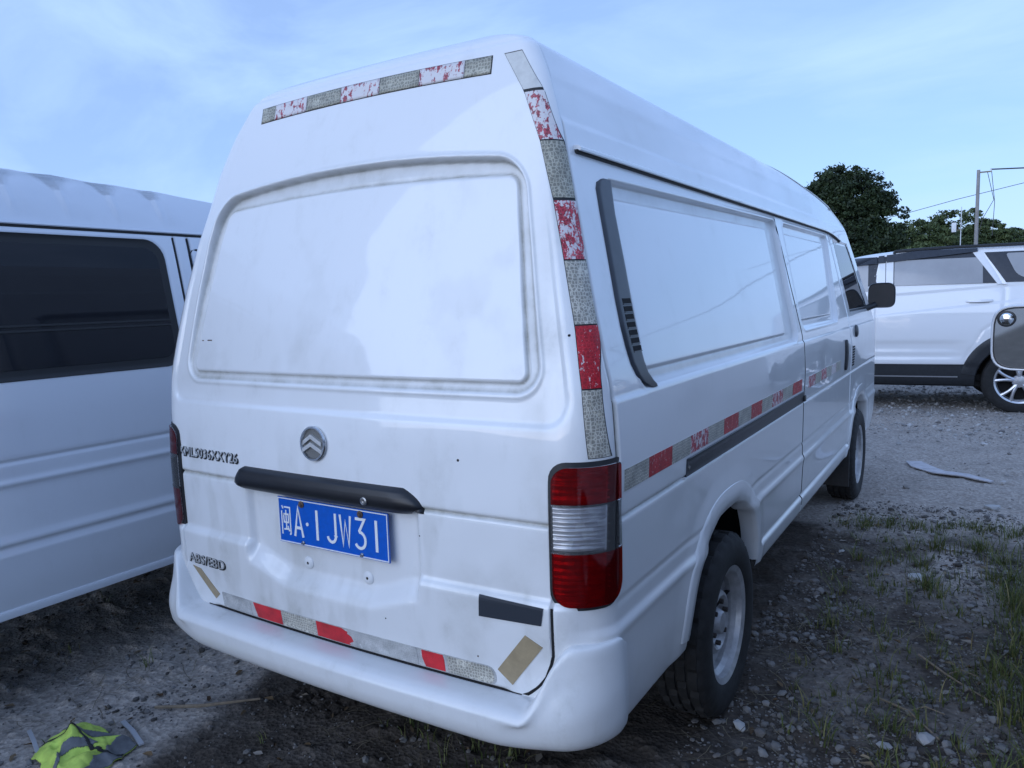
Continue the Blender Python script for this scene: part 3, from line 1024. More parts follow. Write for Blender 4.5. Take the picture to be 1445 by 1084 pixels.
# ---- the white cargo van, nearest
LINES_Z = [0.944]
zl = dens([(0.385, 0.0075), (0.66, 0.0055), (0.70, 0.0075), (1.17, 0.0055), (1.30, 0.007), (1.735, 0.005), (1.89, 0.007), (1.92, 0.007), (1.955, 0.010), (2.14, 0.006), (2.32, 0)])
zl = with_lines(zl, [0.944], [-0.012, -0.008, -0.005, -0.002, 0, 0.002, 0.005, 0.008, 0.012])
RC = 0.11
fx_half = dens([(0.0, 0.009), (0.54, 0.0055), (0.98, 0.004), (1.0, 0)])
fx_half = with_lines(fx_half, [0.7175 / 0.732], [-0.008, -0.005, -0.002, 0, 0.002, 0.005, 0.008])
fx = np.concatenate([-fx_half[::-1], fx_half[1:]])
ysR = dens([(0.14, 0.006), (0.42, 0.008), (1.98, 0.006), (2.5, 0.012), (3.3, 0.007), (3.62, 0.011), (3.9, 0.014), (5.10, 0)])
ysR = np.unique(np.concatenate([ysR, [0.1425]]))
ysR = with_lines(ysR, [2.340], [-0.012, -0.008, -0.005, -0.0025, 0, 0.0025, 0.005, 0.008, 0.012])
ysL = dens([(0.14, 0.03), (0.6, 0.05), (5.10, 0)])
VAN = Shell(VAN_ROWS, zl, None, 0.22, None, 0.10, fx, ysR, ysL, narc=16)
X, Y, Z = VAN.P[..., 0], VAN.P[..., 1], VAN.P[..., 2]
zn = np.repeat(VAN.zone[None, :], len(zl), 0)
D = np.where(zn == 3, d_van_rear(X, Z), 0.0)
D = np.where((zn == 0), d_van_side(Y, Z), D)
D = np.where((zn == 2), d_van_side(Y, Z, False), D)
# shut line of the tailgate where the corner ends and the flank begins
iside = np.where(VAN.zone == 0)[0][0]
band = np.zeros(VAN.nc); band[iside] = 1.0; band[iside + 1] = 1.0
D += 0.010 * band[None, :] * ss(1.085, 1.10, Z)
il = np.where(VAN.zone == 2)[0][-1]
D[:, il] += 0.012 * ss(1.085, 1.10, Z[:, il])
# corner sheet below the lamp sits a touch proud, small step for the roof joint over the tailgate
D += np.where(zn == 3, groove(Z, 2.150, 0.006, 0.004), 0)
D *= ss(2.215, 2.17, Z)
VAN.displace(D)
# the old body leans a little: its roof sits off centre, tighter on the left shoulder
dev = np.interp(Z, [1.55, 1.70, 1.81, 1.93, 2.04, 2.13], [0.0, 0.010, 0.030, 0.046, 0.073, 0.103])
wl_ = np.max(VAN.P0[..., 0], axis=1, keepdims=True)
lean = dev * np.clip((wl_ - VAN.P0[..., 0]) / np.maximum(2 * wl_, 1e-3), 0, 1)
VAN.P[..., 0] += lean
VAN.P0[..., 0] += lean
VAN.set_corner(0.92)
def fb1(x, z, seed):
    return fbm(x, z, seed, 4)


gr = np.zeros_like(X)
axr = np.abs(X)
so_ = rear_outer(X, Z)
si_ = rear_inner(X, Z)
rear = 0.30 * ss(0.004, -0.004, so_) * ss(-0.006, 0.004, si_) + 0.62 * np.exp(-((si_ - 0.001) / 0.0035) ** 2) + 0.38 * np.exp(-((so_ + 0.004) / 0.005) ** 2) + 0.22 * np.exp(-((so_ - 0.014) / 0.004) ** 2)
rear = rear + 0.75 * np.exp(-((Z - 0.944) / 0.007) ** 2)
rear = rear + 0.30 * ss(0.42, 0.62, fb1(X * 9, Z * 2.2, 301)) * ss(0.95, 0.80, Z) * ss(-0.42, -0.30, X) * ss(0.36, 0.26, X)
rear = rear + 0.22 * ss(0.50, 0.70, fb1(X * 5, Z * 3, 302)) * ss(0.60, 0.70, axr) + 0.34 * ss(0.45, 0.7, fb1(X * 4, Z * 4, 303)) * ss(1.0, 0.6, Z) + 0.20 * ss(0.5, 0.66, fb1(X * 11, Z * 3, 321)) * ss(1.25, 0.9, Z)
rear = rear + 0.10 * ss(0.56, 0.74, fb1(X * 8, Z * 6, 311)) * ss(0.02, -0.05, si_)
rear = rear + 0.16 * ss(0.5, 0.72, fb1(X * 7, Z * 5, 304)) * ss(1.55, 1.30, Z) * ss(1.2, 1.3, Z)
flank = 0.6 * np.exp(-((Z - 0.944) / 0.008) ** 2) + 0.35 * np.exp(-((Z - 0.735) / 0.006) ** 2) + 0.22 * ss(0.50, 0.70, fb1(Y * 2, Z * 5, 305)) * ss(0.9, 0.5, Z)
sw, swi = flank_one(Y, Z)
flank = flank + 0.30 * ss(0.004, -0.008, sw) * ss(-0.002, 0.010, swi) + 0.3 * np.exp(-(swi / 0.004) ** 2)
flank = flank + 0.12 * ss(0.5, 0.7, fb1(Y * 1.5, Z * 4, 306)) * ss(1.85, 1.95, Z)
gr = np.where(zn == 3, rear, flank)
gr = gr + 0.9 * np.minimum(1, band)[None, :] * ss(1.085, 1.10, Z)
VAN.G = np.clip(gr, 0, 1)
fxc, fyc, fzc, fzn = VAN.fc()
arch = np.zeros_like(fxc, bool)
for yc in (HUB_R, HUB_F):
    arch |= (arch_val(fyc, fzc, yc) < 1.02) & ((fzn == 0) | (fzn == 2))
tg_bot = np.interp(np.abs(fxc), [0.58, 0.62, 0.65, 0.675, 0.70, 0.7175], [0.497, 0.502, 0.520, 0.547, 0.604, 0.70])
m_tail = (fzn == 3) & (fzc < 2.150) & ((fzc > 1.098) | ((np.abs(fxc) < 0.7175) & (fzc > tg_bot)))
m_slide = (fzn == 0) & (fyc > 2.340) & (fyc < seam_front(fzc)) & (fzc > 0.42) & (fzc < 1.855) & ~arch
m_door = ((fzn == 0) | (fzn == 2)) & (fyc >= seam_front(fzc)) & (fyc < np.interp(fzc, [0.6, 1.36, 1.85], [4.86, 5.0, 4.70])) & (fzc > 0.50) & (fzc < 1.855) & ~arch
m_wind = (fzn == 1) & (fzc > 1.36) & (fzc < 1.83) & (np.abs(fxc) < 0.70)

jc = np.repeat(np.arange(VAN.nc)[None, :], len(zl) - 1, 0)
m_seam = (jc == iside) & (fzc > 1.085) & (fzc < 2.13)
m_seam |= (fzn == 0) & (fyc > 2.3348) & (fyc < 2.3485) & (fzc > 0.42) & (fzc < 1.84)
m_tail &= ~m_seam; m_slide &= ~m_seam
van = empty('cargo_van')
tag(van, 'dirty white high roof cargo van with blue registration plate and torn red reflective tape', 'van')
body = VAN.piece('body', ~(m_tail | m_slide | m_door | m_wind | arch | m_seam), M['paint'], van)
VAN.piece('door_seal', m_seam & (fyc < 1), M['seal'], van)
VAN.piece('door_seal', m_seam & (fyc > 1), M['seal'], van)
tailgate = VAN.piece('tailgate', m_tail, M['paint'], van)
sdoor = VAN.piece('sliding_door', m_slide & (fxc > 0), M['paint'], van)
fdoor = VAN.piece('front_door', m_door & (fxc > 0), M['paint'], van)
VAN.piece('front_door', m_door & (fxc < 0), M['paint'], van)
VAN.piece('windscreen', m_wind, M['glass_dark'], van)
underbody(van, 0.15, 5.2)

# rear bumper: one moulding, low across the middle, rising at both ends
E_ = []
ns = 150
send = VAN.side_s(0.135)
sv = np.concatenate([-np.linspace(send, 0, ns // 2 + 1), np.linspace(0, send, ns // 2 + 1)[1:]])
mid = [(0.03, 0.491), (0.000, 0.493), (-0.028, 0.495), (-0.060, 0.494), (-0.082, 0.489), (-0.093, 0.480), (-0.099, 0.468), (-0.098, 0.440), (-0.090, 0.410), (-0.072, 0.386), (-0.045, 0.374), (-0.015, 0.370), (0.05, 0.372)]
endp = [(0.02, 0.652), (0.000, 0.655), (-0.020, 0.655), (-0.034, 0.650), (-0.039, 0.638), (-0.043, 0.605), (-0.049, 0.568), (-0.054, 0.515), (-0.052, 0.460), (-0.040, 0.425), (-0.024, 0.408), (-0.005, 0.404), (0.05, 0.405)]
bp_, bn_ = [], []
for s_ in sv:
    a = abs(s_)
    p0, n0 = None, None
    l = int(np.argmin(np.abs(VAN.z - 0.60)))
    q = [np.interp(a + e, VAN.skey, VAN.P0[l, VAN.ic, 0]) for e in (-0.01, 0, 0.01)]
    r = [np.interp(a + e, VAN.skey, VAN.P0[l, VAN.ic, 1]) for e in (-0.01, 0, 0.01)]
    tx, ty_ = q[2] - q[0], r[2] - r[0]
    nn = math.hypot(tx, ty_)
    sg = 1 if s_ >= 0 else -1
    bp_.append((q[1] * sg, r[1])); bn_.append((ty_ / nn * sg, -tx / nn))
G = []
for i, s_ in enumerate(sv):
    a = abs(s_)
    k = float(ss(0.655, 0.765, a))
    kb = float(ss(0.55, send, a))
    en = float(ss(send - 0.045, send, a))
    row = []
    for j in range(len(mid)):
        kk = k if j < 7 else kb
        o = -(mid[j][0] * (1 - kk) + endp[j][0] * kk)
        z = mid[j][1] * (1 - kk) + endp[j][1] * kk
        o = o * (1 - 0.55 * bn_[i][0] ** 2) * (1 - 0.40 * en) if o > 0 else o
        z -= 0.040 * en ** 2 * max(0, 1 - j / 7)
        row.append((bp_[i][0] + bn_[i][0] * o, bp_[i][1] + bn_[i][1] * o, z))
    G.append(row)
G = np.array(G)
# resample across for smoothness
tt = np.linspace(0, len(mid) - 1, 49)
G2 = np.stack([np.stack([pchip(np.arange(len(mid)), G[i, :, c], tt) for c in range(3)], -1) for i in range(len(G))])
m_, k_ = G2.shape[:2]
Q = [(i * k_ + j, i * k_ + j + 1, (i + 1) * k_ + j + 1, (i + 1) * k_ + j) for i in range(m_ - 1) for j in range(k_ - 1)]
mb = MB().add(G2.reshape(-1, 3), [q for q in Q] + [tuple(range(k_ - 1, -1, -1)), tuple((m_ - 1) * k_ + j for j in range(k_))])
E_ = None
bumper = mb.build('rear_bumper', M['bumper'], van, ang=60)

# lamps
VAN.flat = True
s0, s1 = 0.7215, VAN.side_s(0.128)
for mir in (False, True):
    hrow = rr_rows(0.740, 1.103, s0 - 0.007, s1 + 0.004, (0.045, 0.06, 0.045, 0.012), 26)
    lamp = patch(VAN, 'tail_light', 'C', hrow, M['black'], van, off=0.0035, thick=0.02, na=24, mirror=mir)
    full = rr_rows(0.750, 1.091, s0 + 0.003, s1 - 0.001, (0.042, 0.055, 0.042, 0.010), 320)

    def bulge(off, full=full):
        return lambda u, v: off + 0.012 * math.sin(PI * min(1, max(0, u))) ** 0.35 * 1.0 + 0.004 * math.sin(PI * v) ** 0.5
    secs = [('red_lens', 0.750, 0.884, 'red_lens'), ('clear_lens', 0.885, 1.000, 'clear_lens'), ('red_lens', 1.001, 1.091, 'red_lens')]
    for nm, za, zb, mt in secs:
        rows = [r_ for r_ in full if za <= r_[0] <= zb]
        patch(VAN, nm, 'C', rows, M[mt], lamp, off=0.0105, thick=0.002, na=30, mirror=mir)
        # ribbed reflector behind the lens
        rr_ = [(z, a + 0.003, b - 0.009) for z, a, b in rows[2:-2]]

        def rib(u, v, za=za, zb=zb):
            z = za + (zb - za) * u
            return 0.0045 + 0.0030 * abs(math.sin(z * PI / 0.0115)) + 0.0010 * math.sin(v * 2 * PI * 1.5 + 0.6)
        patch(VAN, 'reflector', 'C', rr_, M['reflector_clear' if mt == 'clear_lens' else 'reflector'], lamp, thick=0.003, na=48, mirror=mir, prof=rib)
    for za, zb in ((0.8825, 0.8865), (0.9985, 1.0025)):
        rows = rr_rows(za, zb, s0 + 0.001, s1 - 0.001, 0, 3)
        patch(VAN, 'lens_divider', 'C', rows, M['clear_lens'], lamp, off=0.0115, thick=0.006, na=24, mirror=mir)
# dark gap under the lamp beside the tailgate
VAN.flat = False
patch(VAN, 'shut_line', 'B', [(z, 0.7138, 0.7224) for z in np.linspace(0.62, 0.742, 10)], M['dark'], van, off=0.0008, thick=0.004, na=2)
patch(VAN, 'shut_line', 'B', [(z, np.interp(z, [0.49, 0.50, 0.53, 0.56, 0.60, 0.62], [0.60, 0.632, 0.668, 0.692, 0.709, 0.7135]), np.interp(z, [0.49, 0.50, 0.53, 0.56, 0.60, 0.62], [0.628, 0.645, 0.677, 0.700, 0.717, 0.722])) for z in np.linspace(0.497, 0.619, 14)], M['dark'], van, off=0.0012, thick=0.004, na=3)
VAN.flat = True
patch(VAN, 'shut_line', 'B', [(z, -0.62, 0.62) for z in (0.4935, 0.4985)], M['dark'], van, off=0.017, thick=0.012, na=60)
VAN.flat = False

# handle bar over the plate
def hb_prof(u, v):
    e = min(1.0, min(v * 16, (1 - v) * 9))
    e = e * (2 - e)
    prof_ = np.interp(u, [0, 0.06, 0.30, 0.62, 0.85, 1.0], [0.004, 0.023, 0.027, 0.025, 0.020, 0.004])
    return 0.001 + prof_ * e ** 0.5
rows = []
for z in np.linspace(0.932, 0.996, 22):
    u = (z - 0.932) / 0.064
    rows.append((z, -0.427 + 0.045 * u + 0.012 * (1 - min(1, u * 6)) ** 2 + 0.016 * max(0, u - 0.8) * 5 * max(0, u - 0.8) * 5, 0.344 - 0.014 * u - 0.075 * max(0, u - 0.15) ** 2.2))
handle = patch(VAN, 'handle_bar', 'B', rows, M['handle'], van, thick=0.012, na=120, prof=hb_prof)
p, n = VAN.ptn('B', 0.160, 0.958)
Mk = Matrix.Translation(p[0] + n[0] * 0.0265) @ Matrix.Rotation(-PI / 2, 4, 'Z')
MB().lathe([(0.0115, 0.0), (0.0115, 0.004), (0.0085, 0.0055), (0.0075, 0.0045), (0.003, 0.0045), (0.0, 0.003)], 20, Mk).build('lock_barrel', M['chrome_dull'], handle)

# registration plate
PX, PZ, PY = 0.0, 0.848, -0.012
plate = MB().box((PX, PY, PZ), (0.440, 0.003, 0.140), bev=0.0).build('registration_plate', M['plate_blue'], van, smooth=False)
MB().box((PX, PY + 0.012, PZ), (0.30, 0.021, 0.06)).build('plate_bracket', M['black'], plate)
bw = 0.0028
bo = MB()
xo, zo = 0.2165, 0.0665
yb_ = PY - 0.0024
bo.box((PX, yb_, PZ + zo), (2 * xo + bw, 0.002, bw)).box((PX, yb_, PZ - zo), (2 * xo + bw, 0.002, bw))
bo.box((PX - xo, yb_, PZ), (bw, 0.002, 2 * zo - bw - 0.0006)).box((PX + xo, yb_, PZ), (bw, 0.002, 2 * zo - bw - 0.0006))
bo.build('plate_border', M['plate_white'], plate, smooth=False)


def strokes(name, cx, segs, wchar, hchar, th, parent, mat, y):
    """letter made of raised strokes. segs: polylines in a unit box"""
    mb = MB()
    dep = 0.0022
    for pl in segs:
        P_ = [Vector((cx + (px_ - 0.5) * wchar, PZ + (pz_ - 0.5) * hchar)) for px_, pz_ in pl]
        # offset outline with mitred joints
        Lf, Rt = [], []
        for i, q in enumerate(P_):
            ds = []
            if i > 0: ds.append((q - P_[i - 1]).normalized())
            if i < len(P_) - 1: ds.append((P_[i + 1] - q).normalized())
            t = (ds[0] + ds[-1]); t = t.normalized() if t.length > 1e-4 else ds[0]
            nrm = Vector((-t.y, t.x))
            k = 1.0 / max(0.55, nrm.dot(Vector((-ds[0].y, ds[0].x))))
            Lf.append(q + nrm * th / 2 * k); Rt.append(q - nrm * th / 2 * k)
        V = [(a.x, y, a.y) for a in Lf] + [(a.x, y, a.y) for a in Rt]
        V += [(a, y + dep, c) for a, _, c in V]
        n = len(P_)
        F = []
        for i in range(n - 1):
            F.append((i, i + 1, n + i + 1, n + i))
            F.append((2 * n + i, i, i, 2 * n + i) if False else (i, 2 * n + i, 2 * n + i + 1, i + 1))
            F.append((n + i, n + i + 1, 3 * n + i + 1, 3 * n + i))
        F.append((0, n, 3 * n, 2 * n)); F.append((n - 1, 3 * n - 1, 4 * n - 1, 2 * n - 1))
        mb.add(V, F)
        y -= 0.00002
    return mb.build(name, mat, parent, smooth=False)


def arc(cx, cz, rx, rz, a0, a1, n=12):
    return [(cx + rx * math.cos(math.radians(a0 + (a1 - a0) * i / n)), cz + rz * math.sin(math.radians(a0 + (a1 - a0) * i / n))) for i in range(n + 1)]


yl = PY - 0.0030
cw, ch = 0.045, 0.090
MINQ = [[(0.10, 0.98), (0.22, 0.88)], [(0.05, 0.80), (0.05, 0.0)], [(0.32, 0.94), (0.95, 0.94), (0.95, 0.04), (0.82, 0.02)],
        [(0.27, 0.70), (0.75, 0.70), (0.75, 0.42), (0.27, 0.42), (0.27, 0.72)], [(0.51, 0.84), (0.51, 0.16)], [(0.24, 0.17), (0.78, 0.20)], [(0.66, 0.30), (0.80, 0.12)]]
CH = [('plate_character', -0.1865, MINQ, 0.040, 0.0045),
      ('plate_character', -0.1335, [[(0.02, 0.0), (0.50, 1.0), (0.98, 0.0)], [(0.20, 0.30), (0.80, 0.30)]], 0.036, 0.0085),
      ('plate_character', -0.0555, [[(0.5, 0.0), (0.5, 1.0)]], 0.040, 0.0095),
      ('plate_character', 0.0015, [[(0.98, 1.0), (0.98, 0.27)] + arc(0.53, 0.27, 0.45, 0.23, 0, -165, 12)], 0.037, 0.0085),
      ('plate_character', 0.0585, [[(0.0, 1.0), (0.22, 0.02), (0.5, 0.80), (0.78, 0.02), (1.0, 1.0)]], 0.040, 0.0078),
      ('plate_character', 0.1155, [[(0.05, 0.96), (0.92, 0.96), (0.42, 0.58)] + arc(0.45, 0.28, 0.50, 0.26, 88, -150, 16)], 0.040, 0.0085),
      ('plate_character', 0.1755, [[(0.5, 0.0), (0.5, 1.0)]], 0.040, 0.0095)]
for nm, cx, segs, wc, th in CH:
    strokes(nm, PX + cx, segs, wc, ch, th, plate, M['plate_white'], yl)
MB().tube([(PX - 0.096, PY - 0.0008, PZ - 0.002), (PX - 0.096, PY - 0.0034, PZ - 0.002)], 0.0055, 14).build('plate_dot', M['plate_white'], plate)
for bx, bz, mt in ((-0.117, 0.056, 'rust'), (0.118, 0.056, 'rust'), (-0.117, -0.0615, 'chrome_dull'), (0.118, -0.0615, 'chrome_dull')):
    r_ = 0.0105 if bz > 0 else 0.006
    Mk = Matrix.Translation((PX + bx, PY - 0.0016, PZ + bz)) @ Matrix.Rotation(-PI / 2, 4, 'Z')
    MB().lathe([(r_, 0.0), (r_, 0.003), (r_ * 0.6, 0.005), (r_ * 0.5, 0.0085), (0.0, 0.009)], 12, Mk).build('plate_bolt', M[mt], plate)

# bare screw bosses below the plate
for bx, bz in ((-0.127, 0.716), (0.113, 0.710)):
    p, n = VAN.ptn('B', bx, bz, 0.02)
    Mk = Matrix.Translation(p[0] - n[0] * 0.003) @ Vector(n[0]).to_track_quat('X', 'Z').to_matrix().to_4x4()
    MB().lathe([(0.020, 0.0), (0.019, 0.005), (0.014, 0.0085), (0.006, 0.0095), (0.004, 0.0095), (0.0038, 0.004), (0.0, 0.004)], 20, Mk).build('screw_boss', M['white_plastic'], van)
    MB().lathe([(0.0044, 0.0096), (0.0, 0.0099)], 10, Mk).build('screw_hole', M['dark'], van)

# round badge with two chevrons
p, n = VAN.ptn('B', -0.050, 1.092, 0.02)
Mb = Matrix.Translation(p[0]) @ Vector(n[0]).to_track_quat('X', 'Z').to_matrix().to_4x4()
rg = MB().lathe([(0.050, 0.0), (0.0515, 0.007), (0.049, 0.011), (0.0445, 0.011), (0.042, 0.005)], 56, Mb)
badge = rg.build('badge', M['chrome'], van)
MB().lathe([(0.043, 0.004), (0.0, 0.0045)], 40, Mb).build('badge_disc', simple('badge_grey', (0.16, 0.16, 0.155), 0.5, metal=0.3, noise_amt=0.3, nscale=300), badge)
M['chevron'] = simple('chevron_silver', (0.62, 0.62, 0.61), 0.35, metal=0.55, noise_amt=0.15, nscale=90)


def chev(zc, half, rise, th, o):
    # outline in the badge's plane; X of the frame points out of the van
    pts = [(-half, zc - rise), (-0.006, zc), (half, zc - rise), (half, zc - rise - th), (-0.006, zc - th), (-half, zc - rise - th)]
    pts = [(q0, q1) for q0, q1 in pts]
    V = [Mb @ Vector((o, a, c)) for a, c in pts] + [Mb @ Vector((0.004, a, c)) for a, c in pts]
    F = [(0, 1, 4, 5), (1, 2, 3, 4)] + [(i, (i + 1) % 6, 6 + (i + 1) % 6, 6 + i) for i in range(6)]
    return MB().add(V, F)


for zc, half in ((0.027, 0.037), (0.004, 0.040)):
    chev(zc, half, 0.020, 0.0125, 0.0115).build('badge_chevron', M['chevron'], badge, smooth=False)

# chrome lettering
for txt, x0, x1, zc, h in (('XML5036XXY26', -0.722, -0.396, 1.015, 0.033), ('ABS/EBD', -0.692, -0.488, 0.652, 0.033)):
    b_ = text_on_rear(VAN, 'letter_backing', txt, x0, x1, zc, h, M['seal'], van, off=0.001, offset=0.022, extrude=0.0012)
    t_ = text_on_rear(VAN, 'lettering', txt, x0 + 0.002, x1 - 0.004, zc + 0.0025, h * 0.94, M['chevron'], van, off=0.0030, offset=0.0, extrude=0.0014)
    b_.parent = t_

# reflective tape -------------------------------------------------------
def tape_run(kind, segs, mat_back, edge=0.002):
    """segs: list of (rows, material)"""
    pass


def tape_seg(nm, kind, rows, mat, par, off=0.0016, na=14):
    return patch(VAN, nm, kind, rows, M[mat], par, off=off, thick=0.0014, na=na, smooth=True)


# across the top of the tailgate: real positions along x
zt = lambda x: 2.103 - 0.045 * (x - 0.03) ** 2
strip = []


def across(nm, x0, x1, h, mat, par, skew=0.0, off=0.0016):
    rows = []
    nz = 6
    for z_ in np.linspace(-h / 2, h / 2, nz):
        k = skew * (z_ / h + 0.5)
        rows.append((z_, x0 + k * 0, x1 + k))
    # curved strip: rows follow the sagging line
    G = []; B = []
    na = 20
    for z_, a0, a1 in rows:
        r1 = []; r2 = []
        for x in np.linspace(a0, a1, na):
            p, n = VAN.ptn('B', x, zt(x) + z_)
            r1.append(p[0] + n[0] * off); r2.append(p[0] + n[0] * (off - 0.0014))
        G.append(r1); B.append(r2)
    G = np.array(G).reshape(-1, 3); B = np.array(B).reshape(-1, 3)
    Q = []
    for i in range(nz - 1):
        for j in range(na - 1):
            Q.append((i * na + j, i * na + j + 1, (i + 1) * na + j + 1, (i + 1) * na + j))
    ring = list(range(na)) + [r * na + na - 1 for r in range(1, nz)] + [(nz - 1) * na + k for k in range(na - 2, -1, -1)] + [r * na for r in range(nz - 2, 0, -1)]
    nb = nz * na
    Q += [(ring[(k + 1) % len(ring)], ring[k], ring[k] + nb, ring[(k + 1) % len(ring)] + nb) for k in range(len(ring))]
    return link(nm, np_mesh(nm, np.concatenate([G, B]), Q), M[mat], par)


back = across('reflective_tape', -0.407, 0.478, 0.049, 'seal', van, off=0.0010)
bx = [-0.405, -0.344, -0.200, -0.056, 0.096, 0.240, 0.392, 0.4765]
for a, b, mt in zip(bx[:-1], bx[1:], ['tape_olive', 'tape_redwhite', 'tape_olive', 'tape_redwhite', 'tape_olive', 'tape_redwhite', 'tape_olive']):
    across('red_segment' if 'red' in mt else 'grey_segment', a + 0.0008, b - 0.0008, 0.046, mt, back, off=0.0019)

# up the right edge of the tailgate
cz_ = [1.108, 1.273, 1.421, 1.578, 1.727, 1.876, 2.006, 2.12]
cx0 = [0.803, 0.788, 0.762, 0.724, 0.686, 0.640, 0.584, 0.512]
cx1 = [0.8345, 0.8195, 0.7965, 0.7660, 0.7270, 0.681, 0.632, 0.562]
fx0 = lambda z: float(np.interp(z, cz_, cx0)); fx1 = lambda z: float(np.interp(z, cz_, cx1))
fa = lambda z: float(np.interp(fx0(z), [0, 1], [0, 1]))
lay = [(1.272, 1.110, 'tape_grey'), (1.422, 1.274, 'tape_red'), (1.577, 1.424, 'tape_grey'), (1.724, 1.579, 'tape_redworn'), (1.874, 1.730, 'tape_olive'), (2.004, 1.876, 'tape_redwhite'), (2.115, 2.010, 'tape_blank')]
tb = patch(VAN, 'reflective_tape', 'B', rr_rows(1.109, 2.117, lambda z: fx0(z) - 0.0012, lambda z: min(fx1(z) + 0.0012, 1), 0, 50), M['seal'], van, off=0.0009, thick=0.001, na=10)
for zb, za, mt in lay:
    tape_seg('red_segment' if 'red' in mt else ('blank_segment' if 'blank' in mt else 'grey_segment'), 'B', rr_rows(za + 0.0008, zb - 0.0008, fx0, fx1, 0, 12), mt, tb, off=0.0018)

# along the flank
ys_ = [0.155, 0.315, 0.49, 0.65, 0.82, 0.99, 1.165, 1.34, 1.50, 1.67, 1.86, 2.06, 2.264]
zt0 = lambda y: np.interp(y, [0.15, 0.5, 2.26], [1.009, 1.012, 1.010])
tb = patch(VAN, 'reflective_tape', 'R', [(z, 0.153, 2.266) for z in np.linspace(1.009, 1.065, 5)], M['tape_blank'], van, off=0.0006, thick=0.001, na=90)
for i in range(12):
    mt = ['tape_grey', 'tape_red'][i % 2]
    if i in (3, 9): mt = 'tape_redworn'
    tape_seg('red_segment' if i % 2 else 'grey_segment', 'R', rr_rows(1.0095, 1.0645, ys_[i] + 0.002, ys_[i + 1] - 0.002, 0, 5), mt, tb, off=0.0016)
ys2 = [2.43, 2.60, 2.77, 2.93, 3.08, 3.24, 3.40]
tb = patch(VAN, 'reflective_tape', 'R', rr_rows(1.001, 1.059, 2.428, 3.402, 0, 5), M['tape_blank'], van, off=0.0006, thick=0.001, na=60)
for i in range(6):
    tape_seg('grey_segment' if i % 2 else 'red_segment', 'R', rr_rows(1.0015, 1.0585, ys2[i] + 0.002, ys2[i + 1] - 0.002, 0, 5), ['tape_redworn', 'tape_grey', 'tape_redworn', 'tape_grey', 'tape_redwhite', 'tape_grey'][i], tb, off=0.0016)

# along the foot of the tailgate, half peeled
fz = lambda x: 0.533
tb = patch(VAN, 'reflective_tape', 'B', rr_rows(0.503, 0.5555, -0.532, 0.550, (0.004, 0.018, 0.004, 0.025), 12), M['tape_silver'], van, off=0.0010, thick=0.001, na=90)
for a0, a1, mt in ((-0.525, -0.385, 'tape_silver'), (-0.363, -0.237, 'tape_fresh'), (-0.233, -0.086, 'tape_grey'), (-0.082, 0.064, 'tape_fresh'), (0.075, 0.30, 'tape_silver'), (0.316, 0.390, 'tape_fresh'), (0.40, 0.543, 'tape_grey')):
    rows = rr_rows(0.5055, 0.5530, a0, a1, (0, 0, 0, 0), 12)
    if mt == 'tape_fresh':
        out = []
        for z, b0, b1 in rows:
            u = (z - 0.5055) / 0.0475
            if a0 == -0.082:      # torn away along the upper right
                b1 = b1 - 0.060 * max(0, u - 0.42) - 0.006 * math.sin(u * 21) - 0.012 * (u < 0.18)
            elif a0 == 0.316:
                b0 = b0 + 0.018 * max(0, 0.5 - u) ; b1 = b1 - 0.012 * max(0, u - 0.7)
            else:
                b0 = b0 + 0.014 * (1 - u) - 0.006
            out.append((z, b0, b1))
        rows = out
    if a0 == 0.40: rows = rr_rows(0.5055, 0.5530, a0, a1, (0, 0.016, 0, 0.022), 14)
    tape_seg('red_segment' if mt == 'tape_fresh' else 'grey_segment', 'B', rows, mt, tb, off=0.0019)


def quad_patch(nm, corners, mat, off=0.0018):
    """corners bl, br, tr, tl in (x, z)"""
    bl, br, tr_, tl = [np.array(c, float) for c in corners]
    n = 10
    G = []; B = []
    for v in np.linspace(0, 1, n):
        for u in np.linspace(0, 1, n):
            c = bl * (1 - u) * (1 - v) + br * u * (1 - v) + tr_ * u * v + tl * (1 - u) * v
            p, q = VAN.ptn('B', c[0], c[1])
            G.append(p[0] + q[0] * off); B.append(p[0] + q[0] * (off - 0.0016))
    Q = [(i * n + j, i * n + j + 1, (i + 1) * n + j + 1, (i + 1) * n + j) for i in range(n - 1) for j in range(n - 1)]
    ring = list(range(n)) + [r * n + n - 1 for r in range(1, n)] + [(n - 1) * n + k for k in range(n - 2, -1, -1)] + [r * n for r in range(n - 2, 0, -1)]
    Q += [(ring[(k + 1) % len(ring)], ring[k], ring[k] + n * n, ring[(k + 1) % len(ring)] + n * n) for k in range(len(ring))]
    return link(nm, np_mesh(nm, G + B, Q, smooth=False), M[mat], van)


quad_patch('tape_patch', [(0.597, 0.517), (0.692, 0.640), (0.644, 0.663), (0.557, 0.552)], 'tan')['label'] = 'tan tape patch stuck slantwise on the right of the tailgate'
quad_patch('tape_patch', [(-0.571, 0.523), (-0.545, 0.544), (-0.633, 0.618), (-0.678, 0.623)], 'tan')['label'] = 'tan tape patch peeling at the left corner of the tailgate'
quad_patch('redaction_patch', [(0.513, 0.690), (0.690, 0.696), (0.698, 0.741), (0.516, 0.746)], 'navy', off=0.003)  # made-up dark plate, copies a redaction mark over a badge

